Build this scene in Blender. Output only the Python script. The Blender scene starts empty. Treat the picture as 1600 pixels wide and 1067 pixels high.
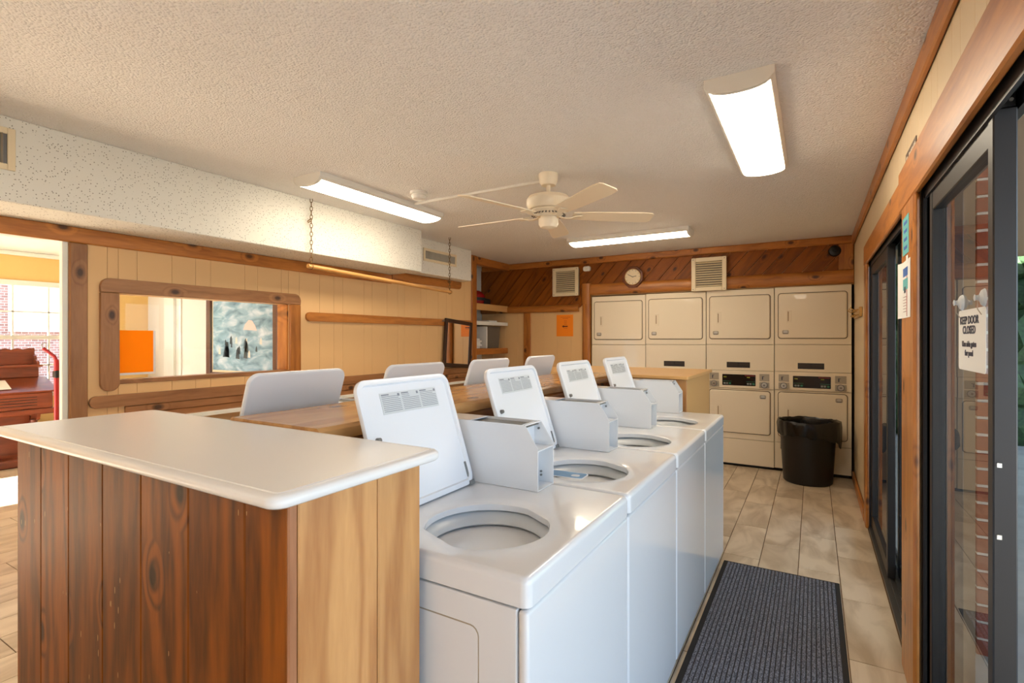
import bpy, bmesh, math, random
from mathutils import Vector, Matrix
from math import pi, sin, cos, radians as R
random.seed(4)
SC = bpy.context.scene
COL = SC.collection

# ------------------------------------------------------------------ camera, world, sun, exposure
cam_d = bpy.data.cameras.new('camera'); cam = bpy.data.objects.new('camera', cam_d); COL.objects.link(cam)
cam.location = (0, 0, 1.40); cam.rotation_euler = (R(90), 0, R(30.5))
cam_d.sensor_width = 36; cam_d.lens = 799.6*36/1600; cam_d.shift_y = -4.5/1600
cam_d.clip_start = 0.02; cam_d.clip_end = 200
SC.camera = cam
SC.view_settings.view_transform = 'Standard'; SC.view_settings.look = 'None'
SC.view_settings.gamma = 1; SC.view_settings.use_curve_mapping = False
SC.view_settings.exposure = 0.70
SKY = 2.5
w = bpy.data.worlds.new('sky'); SC.world = w; w.use_nodes = True
nt = w.node_tree; nt.nodes.clear()
wo = nt.nodes.new('ShaderNodeOutputWorld'); bg = nt.nodes.new('ShaderNodeBackground')
tc = nt.nodes.new('ShaderNodeTexCoord'); sx = nt.nodes.new('ShaderNodeSeparateXYZ'); cr = nt.nodes.new('ShaderNodeValToRGB')
cr.color_ramp.elements[0].position = 0.0; cr.color_ramp.elements[0].color = (0.70, 0.86, 1.0, 1)
cr.color_ramp.elements[1].position = 0.9; cr.color_ramp.elements[1].color = (0.36, 0.60, 1.0, 1)
nt.links.new(tc.outputs['Generated'], sx.inputs[0]); nt.links.new(sx.outputs['Z'], cr.inputs[0])
nt.links.new(cr.outputs[0], bg.inputs['Color']); bg.inputs['Strength'].default_value = SKY
nt.links.new(bg.outputs[0], wo.inputs['Surface'])
sun_d = bpy.data.lights.new('sun', 'SUN'); sun_d.energy = 48.0; sun_d.angle = R(0.6); sun_d.color = (1, 0.98, 0.95)
sun = bpy.data.objects.new('sun', sun_d); COL.objects.link(sun)
sun.rotation_euler = Vector((-0.10, -1.0, 0.44)).to_track_quat('Z', 'Y').to_euler()
LAMP = 12.0                                   # emission of the fluorescent diffusers

# ------------------------------------------------------------------ materials
def rgb(r, g, b):
    f = lambda c: (c/255/12.92) if c/255 <= 0.04045 else ((c/255+0.055)/1.055)**2.4
    return (f(r), f(g), f(b), 1)
def newmat(name):
    m = bpy.data.materials.new(name); m.use_nodes = True
    return m, m.node_tree, m.node_tree.nodes['Principled BSDF']
def plain(name, col, rough=0.5, metal=0.0, bump=0, bscale=60, coat=0, var=0.0, vscale=4):
    m, t, p = newmat(name)
    p.inputs['Base Color'].default_value = col; p.inputs['Roughness'].default_value = rough
    p.inputs['Metallic'].default_value = metal; p.inputs['Coat Weight'].default_value = coat
    if bump or var:
        c = t.nodes.new('ShaderNodeTexCoord')
    if bump:
        n = t.nodes.new('ShaderNodeTexNoise'); n.inputs['Scale'].default_value = bscale; n.inputs['Detail'].default_value = 3
        b = t.nodes.new('ShaderNodeBump'); b.inputs['Strength'].default_value = bump; b.inputs['Distance'].default_value = 0.002
        t.links.new(c.outputs['Object'], n.inputs['Vector']); t.links.new(n.outputs['Fac'], b.inputs['Height'])
        t.links.new(b.outputs['Normal'], p.inputs['Normal'])
    if var:
        n2 = t.nodes.new('ShaderNodeTexNoise'); n2.inputs['Scale'].default_value = vscale; n2.inputs['Detail'].default_value = 4
        r = t.nodes.new('ShaderNodeValToRGB'); k = 1-var
        r.color_ramp.elements[0].position = 0.35; r.color_ramp.elements[0].color = (col[0]*k, col[1]*k, col[2]*k, 1)
        r.color_ramp.elements[1].position = 0.65; r.color_ramp.elements[1].color = col
        t.links.new(c.outputs['Object'], n2.inputs['Vector']); t.links.new(n2.outputs['Fac'], r.inputs[0])
        t.links.new(r.outputs[0], p.inputs['Base Color'])
    return m
def math_node(t, op, a, b=None):
    n = t.nodes.new('ShaderNodeMath'); n.operation = op
    for i, v in enumerate((a, b)):
        if v is None: continue
        if isinstance(v, (int, float)): n.inputs[i].default_value = v
        else: t.links.new(v, n.inputs[i])
    return n.outputs[0]
def pine(name, light, dark, knot, axis='z', norm='y', rough=0.35, rot=None, figure=30, scratch=0, kn=0.55, vary=0.10, gw=0.22, spec=0.5):
    m, t, p = newmat(name); L = t.links.new
    c = t.nodes.new('ShaderNodeTexCoord'); oi = t.nodes.new('ShaderNodeObjectInfo')
    vec = c.outputs['Object']
    if rot:
        mr = t.nodes.new('ShaderNodeVectorRotate'); mr.rotation_type = 'AXIS_ANGLE'
        mr.inputs['Axis'].default_value = rot[0]; mr.inputs['Angle'].default_value = rot[1]
        L(vec, mr.inputs['Vector']); vec = mr.outputs[0]
    sc = t.nodes.new('ShaderNodeVectorMath'); sc.operation = 'SCALE'; sc.inputs[0].default_value = (37.3, 51.7, 93.1)
    L(oi.outputs['Random'], sc.inputs['Scale'])
    ad = t.nodes.new('ShaderNodeVectorMath'); ad.operation = 'ADD'; L(vec, ad.inputs[0]); L(sc.outputs[0], ad.inputs[1])
    s = {'x': 1., 'y': 1., 'z': 1.}; s[axis] = 0.13; s[norm] = 0.35
    mp = t.nodes.new('ShaderNodeMapping'); mp.inputs['Scale'].default_value = (s['x'], s['y'], s['z']); L(ad.outputs[0], mp.inputs[0])
    # knots first: their distance bends the grain
    k = {'x': 1., 'y': 1., 'z': 1.}; k[axis] = 0.55; k[norm] = 0.06
    sp_ = t.nodes.new('ShaderNodeSeparateXYZ'); L(ad.outputs[0], sp_.inputs[0]); cross = [q for q in 'xyz' if q not in (axis, norm)][0]
    mk = t.nodes.new('ShaderNodeCombineXYZ'); L(sp_.outputs[cross.upper()], mk.inputs[0]); L(math_node(t, 'MULTIPLY', sp_.outputs[axis.upper()], 0.6), mk.inputs[1])
    vo = t.nodes.new('ShaderNodeTexVoronoi'); vo.voronoi_dimensions = '2D'; vo.inputs['Scale'].default_value = 4.6; L(mk.outputs[0], vo.inputs['Vector'])
    sepc = t.nodes.new('ShaderNodeSeparateColor'); L(vo.outputs['Color'], sepc.inputs[0])
    cell = math_node(t, 'GREATER_THAN', sepc.outputs[0], kn)
    n1 = t.nodes.new('ShaderNodeTexNoise'); n1.inputs['Scale'].default_value = 7.0; n1.inputs['Detail'].default_value = 2.5; L(mp.outputs[0], n1.inputs['Vector'])
    near = math_node(t, 'MULTIPLY', math_node(t, 'MAXIMUM', math_node(t, 'SUBTRACT', 0.22, vo.outputs['Distance']), 0.0), cell)
    g = math_node(t, 'ADD', math_node(t, 'MULTIPLY', n1.outputs['Fac'], figure), math_node(t, 'MULTIPLY', near, 60.0))
    g = math_node(t, 'ADD', math_node(t, 'MULTIPLY', math_node(t, 'SINE', g), 0.5), 0.5)
    g = math_node(t, 'POWER', g, 2.2)
    n2 = t.nodes.new('ShaderNodeTexNoise'); n2.inputs['Scale'].default_value = 90; n2.inputs['Detail'].default_value = 3; L(mp.outputs[0], n2.inputs['Vector'])
    n3 = t.nodes.new('ShaderNodeTexNoise'); n3.inputs['Scale'].default_value = 9; n3.inputs['Detail'].default_value = 2; L(mp.outputs[0], n3.inputs['Vector'])
    f = math_node(t, 'ADD', math_node(t, 'MULTIPLY', g, gw), math_node(t, 'MULTIPLY', n2.outputs['Fac'], 0.45))
    f = math_node(t, 'ADD', f, math_node(t, 'MULTIPLY', n3.outputs['Fac'], 0.50))
    rp = t.nodes.new('ShaderNodeValToRGB'); rp.color_ramp.elements[0].position = 0.28; rp.color_ramp.elements[0].color = light
    rp.color_ramp.elements[1].position = 0.95; rp.color_ramp.elements[1].color = dark; L(f, rp.inputs[0])
    # per-board tone
    hs = t.nodes.new('ShaderNodeHueSaturation'); L(rp.outputs[0], hs.inputs['Color'])
    L(math_node(t, 'ADD', math_node(t, 'MULTIPLY', oi.outputs['Random'], vary*2), 1-vary), hs.inputs['Value'])
    kr = t.nodes.new('ShaderNodeValToRGB'); kr.color_ramp.elements[0].position = 0.045; kr.color_ramp.elements[0].color = (1, 1, 1, 1)
    kr.color_ramp.elements[1].position = 0.11; kr.color_ramp.elements[1].color = (0, 0, 0, 1); L(vo.outputs['Distance'], kr.inputs[0])
    kf = math_node(t, 'MULTIPLY', math_node(t, 'MULTIPLY', kr.outputs[0], cell), 0.9)
    mx = t.nodes.new('ShaderNodeMix'); mx.data_type = 'RGBA'; L(kf, mx.inputs[0]); L(hs.outputs[0], mx.inputs[6]); mx.inputs[7].default_value = knot
    out = mx.outputs[2]
    if scratch:
        vs = t.nodes.new('ShaderNodeTexVoronoi'); vs.inputs['Scale'].default_value = 15
        nd = t.nodes.new('ShaderNodeTexNoise'); nd.inputs['Scale'].default_value = 7; nd.inputs['Detail'].default_value = 5
        L(ad.outputs[0], nd.inputs['Vector'])
        ms = t.nodes.new('ShaderNodeMapping'); ms.inputs['Rotation'].default_value = (0.5, 0.9, 0.4); ms.inputs['Scale'].default_value = (4, 0.5, 0.7); L(ad.outputs[0], ms.inputs[0]); L(ms.outputs[0], vs.inputs['Vector'])
        a = math_node(t, 'LESS_THAN', vs.outputs['Distance'], 0.085)
        b = math_node(t, 'GREATER_THAN', nd.outputs['Fac'], 0.56)
        sf = math_node(t, 'MULTIPLY', math_node(t, 'MULTIPLY', a, b), scratch)
        m2 = t.nodes.new('ShaderNodeMix'); m2.data_type = 'RGBA'; L(sf, m2.inputs[0]); L(out, m2.inputs[6]); m2.inputs[7].default_value = rgb(205, 165, 110)
        out = m2.outputs[2]
    L(out, p.inputs['Base Color'])
    p.inputs['Specular IOR Level'].default_value = spec; p.inputs['Roughness'].default_value = rough; p.inputs['Coat Weight'].default_value = 0.08*(spec > .4); p.inputs['Coat Roughness'].default_value = 0.25
    b = t.nodes.new('ShaderNodeBump'); b.inputs['Strength'].default_value = 0.15; b.inputs['Distance'].default_value = 0.002
    L(f, b.inputs['Height']); L(b.outputs[0], p.inputs['Normal'])
    return m
TL, TD, TK = rgb(200, 128, 54), rgb(134, 72, 22), rgb(60, 28, 10)
M = {}
for ax, nm in (('y', 'x'), ('z', 'x'), ('x', 'y'), ('z', 'y'), ('y', 'z')):
    M['trim_'+ax+nm] = pine('pine_trim_'+ax+nm, TL, TD, TK, ax, nm)
M['dull_yx'] = pine('pine_dull_yx', rgb(172, 122, 78), rgb(122, 78, 44), rgb(50, 28, 18), 'y', 'x')
M['dull_zx'] = pine('pine_dull_zx', rgb(172, 122, 78), rgb(122, 78, 44), rgb(50, 28, 18), 'z', 'x', kn=0.35)
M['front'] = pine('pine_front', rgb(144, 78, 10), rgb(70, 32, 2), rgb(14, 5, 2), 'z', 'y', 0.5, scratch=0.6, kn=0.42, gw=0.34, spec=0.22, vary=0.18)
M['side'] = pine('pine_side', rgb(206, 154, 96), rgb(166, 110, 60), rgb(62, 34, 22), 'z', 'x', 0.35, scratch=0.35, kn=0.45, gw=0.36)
M['strip'] = pine('pine_strip', rgb(178, 120, 80), rgb(130, 80, 44), rgb(60, 34, 22), 'z', 'x', 0.5, scratch=0.8)
M['ledge'] = pine('pine_ledge', rgb(216, 166, 106), rgb(160, 106, 56), rgb(80, 44, 22), 'y', 'z', 0.22)
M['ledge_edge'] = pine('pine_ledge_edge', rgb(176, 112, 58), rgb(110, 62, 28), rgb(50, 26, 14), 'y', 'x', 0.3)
M['diag'] = pine('pine_diagonal', rgb(158, 88, 20), rgb(98, 48, 8), rgb(52, 22, 6), 'x', 'y', 0.45, rot=((0, 1, 0), R(48)), kn=0.6, spec=0.25)
M['organ'] = pine('organ_wood', rgb(142, 72, 42), rgb(98, 44, 26), rgb(80, 28, 16), 'y', 'x', 0.3, kn=1.1)
M['tan'] = plain('tan_board', rgb(206, 160, 100), 0.45, bump=0.05)
M['cream'] = plain('cream_paint', rgb(231, 188, 132), 0.45, bump=0.06, bscale=30)
M['cream_light'] = plain('pale_cream_paint', rgb(222, 200, 164), 0.35, bump=0.06, bscale=30)
M['yellow'] = plain('yellow_paint', rgb(236, 196, 122), 0.5)
M['pale'] = plain('pale_paint', rgb(226, 224, 214), 0.6)
M['pale_rough'] = plain('textured_paint', rgb(216, 208, 198), 0.7, bump=1.0, bscale=22)
M['white_trim'] = plain('white_trim_paint', rgb(236, 236, 226), 0.4)
M['counter'] = plain('white_laminate', rgb(226, 225, 224), 0.28, bump=0.05, bscale=300)
M['enamel'] = plain('white_enamel', rgb(222, 224, 227), 0.16, coat=0.4)
M['enamel_soft'] = plain('white_lid_enamel', rgb(228, 231, 236), 0.25)
M['almond'] = plain('almond_enamel', rgb(234, 219, 192), 0.24, coat=0.3)
M['almond_gap'] = plain('seam_shadow_gap', rgb(96, 78, 56), 0.6)
M['plastic_white'] = plain('white_plastic', rgb(206, 210, 212), 0.3)
M['tub'] = plain('grey_tub', rgb(112, 114, 114), 0.35)
M['rubber'] = plain('black_rubber', rgb(22, 22, 24), 0.5)
M['hatch'] = plain('grey_steel', rgb(120, 120, 118), 0.45, metal=0.4)
M['steel'] = plain('brushed_steel', rgb(190, 188, 182), 0.28, metal=0.9)
M['greyplate'] = plain('grey_plate', rgb(168, 158, 140), 0.4, metal=0.3)
M['print'] = plain('grey_print', rgb(134, 138, 146), 0.6)
M['print_dark'] = plain('dark_print', rgb(60, 62, 78), 0.6)
M['blue'] = plain('blue_card', rgb(104, 150, 192), 0.35, var=0.15, vscale=30)
M['bronze'] = plain('dark_bronze_aluminium', rgb(42, 41, 42), 0.4, metal=0.3)
M['bronze_light'] = plain('worn_bronze_aluminium', rgb(96, 94, 92), 0.42, metal=0.5, var=0.15, vscale=3)
M['black'] = plain('black_plastic', rgb(12, 10, 10), 0.42)
M['bag'] = plain('bin_bag', rgb(10, 9, 9), 0.25, bump=0.8, bscale=30)
M['handle_shade'] = plain('handle_recess_shade', rgb(176, 150, 118), 0.4)
M['display'] = plain('black_display', rgb(14, 14, 20), 0.15)
M['green'] = plain('green_button', rgb(50, 120, 88), 0.4)
M['button'] = plain('grey_button', rgb(130, 136, 130), 0.4)
M['redprint'] = plain('red_print', rgb(110, 26, 16), 0.4)
M['yellowprint'] = plain('yellow_print', rgb(150, 150, 30), 0.4)
M['label_dark'] = plain('dark_label', rgb(34, 26, 22), 0.4)
M['label_brown'] = plain('brown_label', rgb(72, 54, 42), 0.4)
M['orange'] = plain('orange_paper', rgb(255, 140, 10), 0.5)
def thin_paper(name, col):
    m, t, p = newmat(name); t.nodes.remove(p); L = t.links.new
    d = t.nodes.new('ShaderNodeBsdfDiffuse'); d.inputs[0].default_value = col; tr = t.nodes.new('ShaderNodeBsdfTranslucent'); tr.inputs[0].default_value = col
    mx = t.nodes.new('ShaderNodeMixShader'); mx.inputs[0].default_value = 0.6; L(d.outputs[0], mx.inputs[1]); L(tr.outputs[0], mx.inputs[2]); L(mx.outputs[0], t.nodes['Material Output'].inputs['Surface'])
    return m
M['orange_thin'] = thin_paper('orange_thin_paper', rgb(255, 178, 40))
M['orange_deep'] = plain('orange_print', rgb(214, 100, 0), 0.5)
M['arrow'] = plain('dark_arrow_ink', rgb(96, 26, 0), 0.5)
M['vent'] = plain('cream_vent', rgb(232, 214, 178), 0.4)
M['vent_grey'] = plain('vent_interior', rgb(112, 104, 92), 0.6)
M['white'] = plain('white_fixture', rgb(232, 228, 218), 0.35)
M['fan'] = plain('fan_white', rgb(238, 224, 198), 0.3)
M['paper'] = plain('white_paper', rgb(236, 234, 228), 0.6)
M['teal'] = plain('teal_paper', rgb(96, 176, 178), 0.6)
M['bluepaper'] = plain('blue_print', rgb(50, 98, 170), 0.6)
M['red'] = plain('red_plastic', rgb(150, 14, 20), 0.25)
M['redmetal'] = plain('red_metal', rgb(176, 34, 30), 0.3)
M['mirror'] = plain('mirror_glass', (0.9, 0.9, 0.88, 1), 0.02, metal=1.0)
M['dark_frame'] = plain('dark_brown_frame', rgb(50, 28, 20), 0.3)
M['brown_frame'] = plain('painting_frame', rgb(92, 60, 50), 0.3)
M['chain'] = plain('aged_brass_chain', rgb(120, 92, 54), 0.4, metal=0.7)
M['dowel'] = pine('dowel_wood', rgb(214, 160, 92), rgb(176, 118, 56), TK, 'y', 'x', kn=1.1)
M['clock_face'] = plain('clock_face', rgb(228, 208, 170), 0.3)
M['clock_wood'] = pine('clock_wood', rgb(120, 62, 26), rgb(70, 32, 12), TK, 'x', 'y', kn=1.1)
M['sign_brown'] = plain('brown_sign', rgb(92, 72, 56), 0.4)
M['sign_text'] = plain('cream_lettering', rgb(224, 216, 200), 0.5)
M['gold'] = plain('brass_plate', rgb(190, 150, 90), 0.35, metal=0.5)
M['grout'] = plain('brown_grout', rgb(110, 86, 60), 0.9)
M['concrete'] = plain('patio_concrete', rgb(150, 146, 138), 0.85, var=0.2)
M['brick'] = plain('red_brick', rgb(140, 66, 44), 0.85, bump=0.4, bscale=90, var=0.25, vscale=20)
M['mortar'] = plain('mortar', rgb(206, 196, 182), 0.9)
M['stucco'] = plain('exterior_stucco', rgb(120, 100, 80), 0.9)
M['hedge'] = plain('hedge_leaves', rgb(40, 70, 30), 0.7, bump=1, bscale=18, var=0.6, vscale=25)
M['mesh_grey'] = plain('smoked_plastic', rgb(104, 98, 88), 0.3)
M['carpet_edge'] = plain('mat_rubber', rgb(24, 22, 24), 0.7)

def emis(name, col, s):
    m, t, p = newmat(name)
    p.inputs['Base Color'].default_value = (0.9, 0.9, 0.88, 1); p.inputs['Emission Color'].default_value = col; p.inputs['Emission Strength'].default_value = s
    return m
M['lamp'] = emis('lit_diffuser', (1.0, 0.87, 0.67, 1), LAMP)

def glass(name, ior, tint):
    m, t, p = newmat(name); t.nodes.remove(p); o = t.nodes['Material Output']; L = t.links.new
    tr = t.nodes.new('ShaderNodeBsdfTransparent'); tr.inputs[0].default_value = tint
    gl = t.nodes.new('ShaderNodeBsdfGlossy'); gl.inputs['Roughness'].default_value = 0.0
    fr = t.nodes.new('ShaderNodeFresnel'); fr.inputs['IOR'].default_value = ior
    ge = t.nodes.new('ShaderNodeNewGeometry'); mx = t.nodes.new('ShaderNodeMixShader')
    f = math_node(t, 'MULTIPLY', fr.outputs[0], math_node(t, 'SUBTRACT', 1.0, ge.outputs['Backfacing']))
    L(f, mx.inputs[0]); L(tr.outputs[0], mx.inputs[1]); L(gl.outputs[0], mx.inputs[2]); L(mx.outputs[0], o.inputs['Surface'])
    return m
M['glass'] = glass('window_glass', 1.85, (0.90, 0.92, 0.92, 1))
M['glass_clear'] = glass('clear_glass', 1.5, (0.97, 0.97, 0.97, 1))

def popcorn():
    m, t, p = newmat('popcorn_ceiling'); L = t.links.new
    c = t.nodes.new('ShaderNodeTexCoord'); n = t.nodes.new('ShaderNodeTexNoise'); n.inputs['Scale'].default_value = 30; n.inputs['Detail'].default_value = 2
    v = t.nodes.new('ShaderNodeTexVoronoi'); v.feature = 'SMOOTH_F1'; v.inputs['Scale'].default_value = 105; v.inputs['Smoothness'].default_value = 0.3
    L(c.outputs['Object'], n.inputs['Vector']); L(c.outputs['Object'], v.inputs['Vector'])
    h = math_node(t, 'MULTIPLY', math_node(t, 'SUBTRACT', 0.9, v.outputs['Distance']), math_node(t, 'POWER', n.outputs['Fac'], 0.7))
    b = t.nodes.new('ShaderNodeBump'); b.inputs['Strength'].default_value = 0.85; b.inputs['Distance'].default_value = 0.011
    L(h, b.inputs['Height']); L(b.outputs[0], p.inputs['Normal'])
    p.inputs['Base Color'].default_value = rgb(238, 235, 231); p.inputs['Roughness'].default_value = 0.85
    return m
M['ceiling'] = popcorn()
def speckle():
    m, t, p = newmat('speckled_soffit'); L = t.links.new
    c = t.nodes.new('ShaderNodeTexCoord'); v = t.nodes.new('ShaderNodeTexVoronoi'); v.inputs['Scale'].default_value = 84
    n = t.nodes.new('ShaderNodeTexNoise'); n.inputs['Scale'].default_value = 22; n.inputs['Detail'].default_value = 3
    v.inputs['Randomness'].default_value = 1.0; L(c.outputs['Object'], v.inputs['Vector']); L(c.outputs['Object'], n.inputs['Vector'])
    s = t.nodes.new('ShaderNodeSeparateColor'); L(v.outputs['Color'], s.inputs[0])
    a = math_node(t, 'LESS_THAN', v.outputs['Distance'], math_node(t, 'ADD', math_node(t, 'MULTIPLY', s.outputs[0], 0.28), 0.08))
    b = math_node(t, 'GREATER_THAN', s.outputs[1], 0.30)
    f = math_node(t, 'MULTIPLY', math_node(t, 'MULTIPLY', a, b), 0.85)
    mx = t.nodes.new('ShaderNodeMix'); mx.data_type = 'RGBA'; L(f, mx.inputs[0]); mx.inputs[6].default_value = rgb(232, 228, 216); mx.inputs[7].default_value = rgb(140, 130, 114)
    L(mx.outputs[2], p.inputs['Base Color']); p.inputs['Roughness'].default_value = 0.85
    bp = t.nodes.new('ShaderNodeBump'); bp.inputs['Strength'].default_value = 0.5; bp.inputs['Distance'].default_value = 0.006
    L(n.outputs['Fac'], bp.inputs['Height']); L(bp.outputs[0], p.inputs['Normal'])
    return m
M['soffit'] = speckle()
def tile_mat():
    m, t, p = newmat('wood_look_tile'); L = t.links.new
    c = t.nodes.new('ShaderNodeTexCoord'); oi = t.nodes.new('ShaderNodeObjectInfo')
    sc = t.nodes.new('ShaderNodeVectorMath'); sc.operation = 'SCALE'; sc.inputs[0].default_value = (17.3, 31.7, 5); L(oi.outputs['Random'], sc.inputs['Scale'])
    ad = t.nodes.new('ShaderNodeVectorMath'); L(c.outputs['Object'], ad.inputs[0]); L(sc.outputs[0], ad.inputs[1])
    mp = t.nodes.new('ShaderNodeMapping'); mp.inputs['Scale'].default_value = (1, 0.4, 1); L(ad.outputs[0], mp.inputs[0])
    n = t.nodes.new('ShaderNodeTexNoise'); n.inputs['Scale'].default_value = 6; n.inputs['Detail'].default_value = 5; n.inputs['Distortion'].default_value = 1.0; L(mp.outputs[0], n.inputs['Vector'])
    r = t.nodes.new('ShaderNodeValToRGB'); e = r.color_ramp.elements
    e[0].position = 0.33; e[0].color = rgb(178, 157, 130); e[1].position = 0.6; e[1].color = rgb(216, 199, 174); L(n.outputs['Fac'], r.inputs[0])
    hs = t.nodes.new('ShaderNodeHueSaturation'); L(r.outputs[0], hs.inputs['Color'])
    L(math_node(t, 'ADD', math_node(t, 'MULTIPLY', oi.outputs['Random'], 0.14), 0.93), hs.inputs['Value'])
    L(hs.outputs[0], p.inputs['Base Color']); p.inputs['Roughness'].default_value = 0.28
    return m
M['tile'] = tile_mat()
def mat_carpet():
    m, t, p = newmat('ribbed_mat'); L = t.links.new
    c = t.nodes.new('ShaderNodeTexCoord'); n = t.nodes.new('ShaderNodeTexNoise'); n.inputs['Scale'].default_value = 260; n.inputs['Detail'].default_value = 2
    ck = t.nodes.new('ShaderNodeTexNoise'); ck.inputs['Scale'].default_value = 5
    mp = t.nodes.new('ShaderNodeMapping'); mp.inputs['Scale'].default_value = (1, 0.5, 1); L(c.outputs['Object'], mp.inputs[0]); L(mp.outputs[0], n.inputs['Vector'])
    L(c.outputs['Object'], ck.inputs['Vector'])
    r = t.nodes.new('ShaderNodeValToRGB'); r.color_ramp.elements[0].position = 0.35; r.color_ramp.elements[0].color = rgb(48, 50, 58)
    r.color_ramp.elements[1].position = 0.7; r.color_ramp.elements[1].color = rgb(132, 134, 146)
    L(n.outputs['Fac'], r.inputs[0]); L(r.outputs[0], p.inputs['Base Color']); p.inputs['Roughness'].default_value = 0.95
    return m
M['mat'] = mat_carpet()
def painting_mat():
    m, t, p = newmat('blue_grey_painting'); L = t.links.new
    c = t.nodes.new('ShaderNodeTexCoord'); n = t.nodes.new('ShaderNodeTexNoise'); n.inputs['Scale'].default_value = 9; n.inputs['Detail'].default_value = 7; n.inputs['Distortion'].default_value = 0.6
    mp = t.nodes.new('ShaderNodeMapping'); mp.inputs['Scale'].default_value = (0.6, 1, 1.5); L(c.outputs['Object'], mp.inputs[0]); L(mp.outputs[0], n.inputs['Vector'])
    r = t.nodes.new('ShaderNodeValToRGB'); e = r.color_ramp.elements
    e[0].position = 0.3; e[0].color = rgb(78, 118, 140); e[1].position = 0.72; e[1].color = rgb(206, 222, 230)
    k = e.new(0.5); k.color = rgb(136, 176, 196)
    L(n.outputs['Fac'], r.inputs[0]); L(r.outputs[0], p.inputs['Base Color']); p.inputs['Roughness'].default_value = 0.4
    return m
M['painting'] = painting_mat()
def brickwall_mat():
    m, t, p = newmat('far_brickwork'); L = t.links.new
    c = t.nodes.new('ShaderNodeTexCoord'); b = t.nodes.new('ShaderNodeTexBrick'); b.inputs['Scale'].default_value = 4.5
    mp = t.nodes.new('ShaderNodeMapping'); mp.inputs['Rotation'].default_value = (0, R(90), R(90)); L(c.outputs['Object'], mp.inputs[0]); L(mp.outputs[0], b.inputs['Vector'])
    b.inputs['Color1'].default_value = rgb(186, 140, 128); b.inputs['Color2'].default_value = rgb(150, 104, 94); b.inputs['Mortar'].default_value = rgb(214, 204, 194)
    L(b.outputs['Color'], p.inputs['Base Color']); p.inputs['Roughness'].default_value = 0.9
    return m
M['farbrick'] = brickwall_mat()

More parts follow.
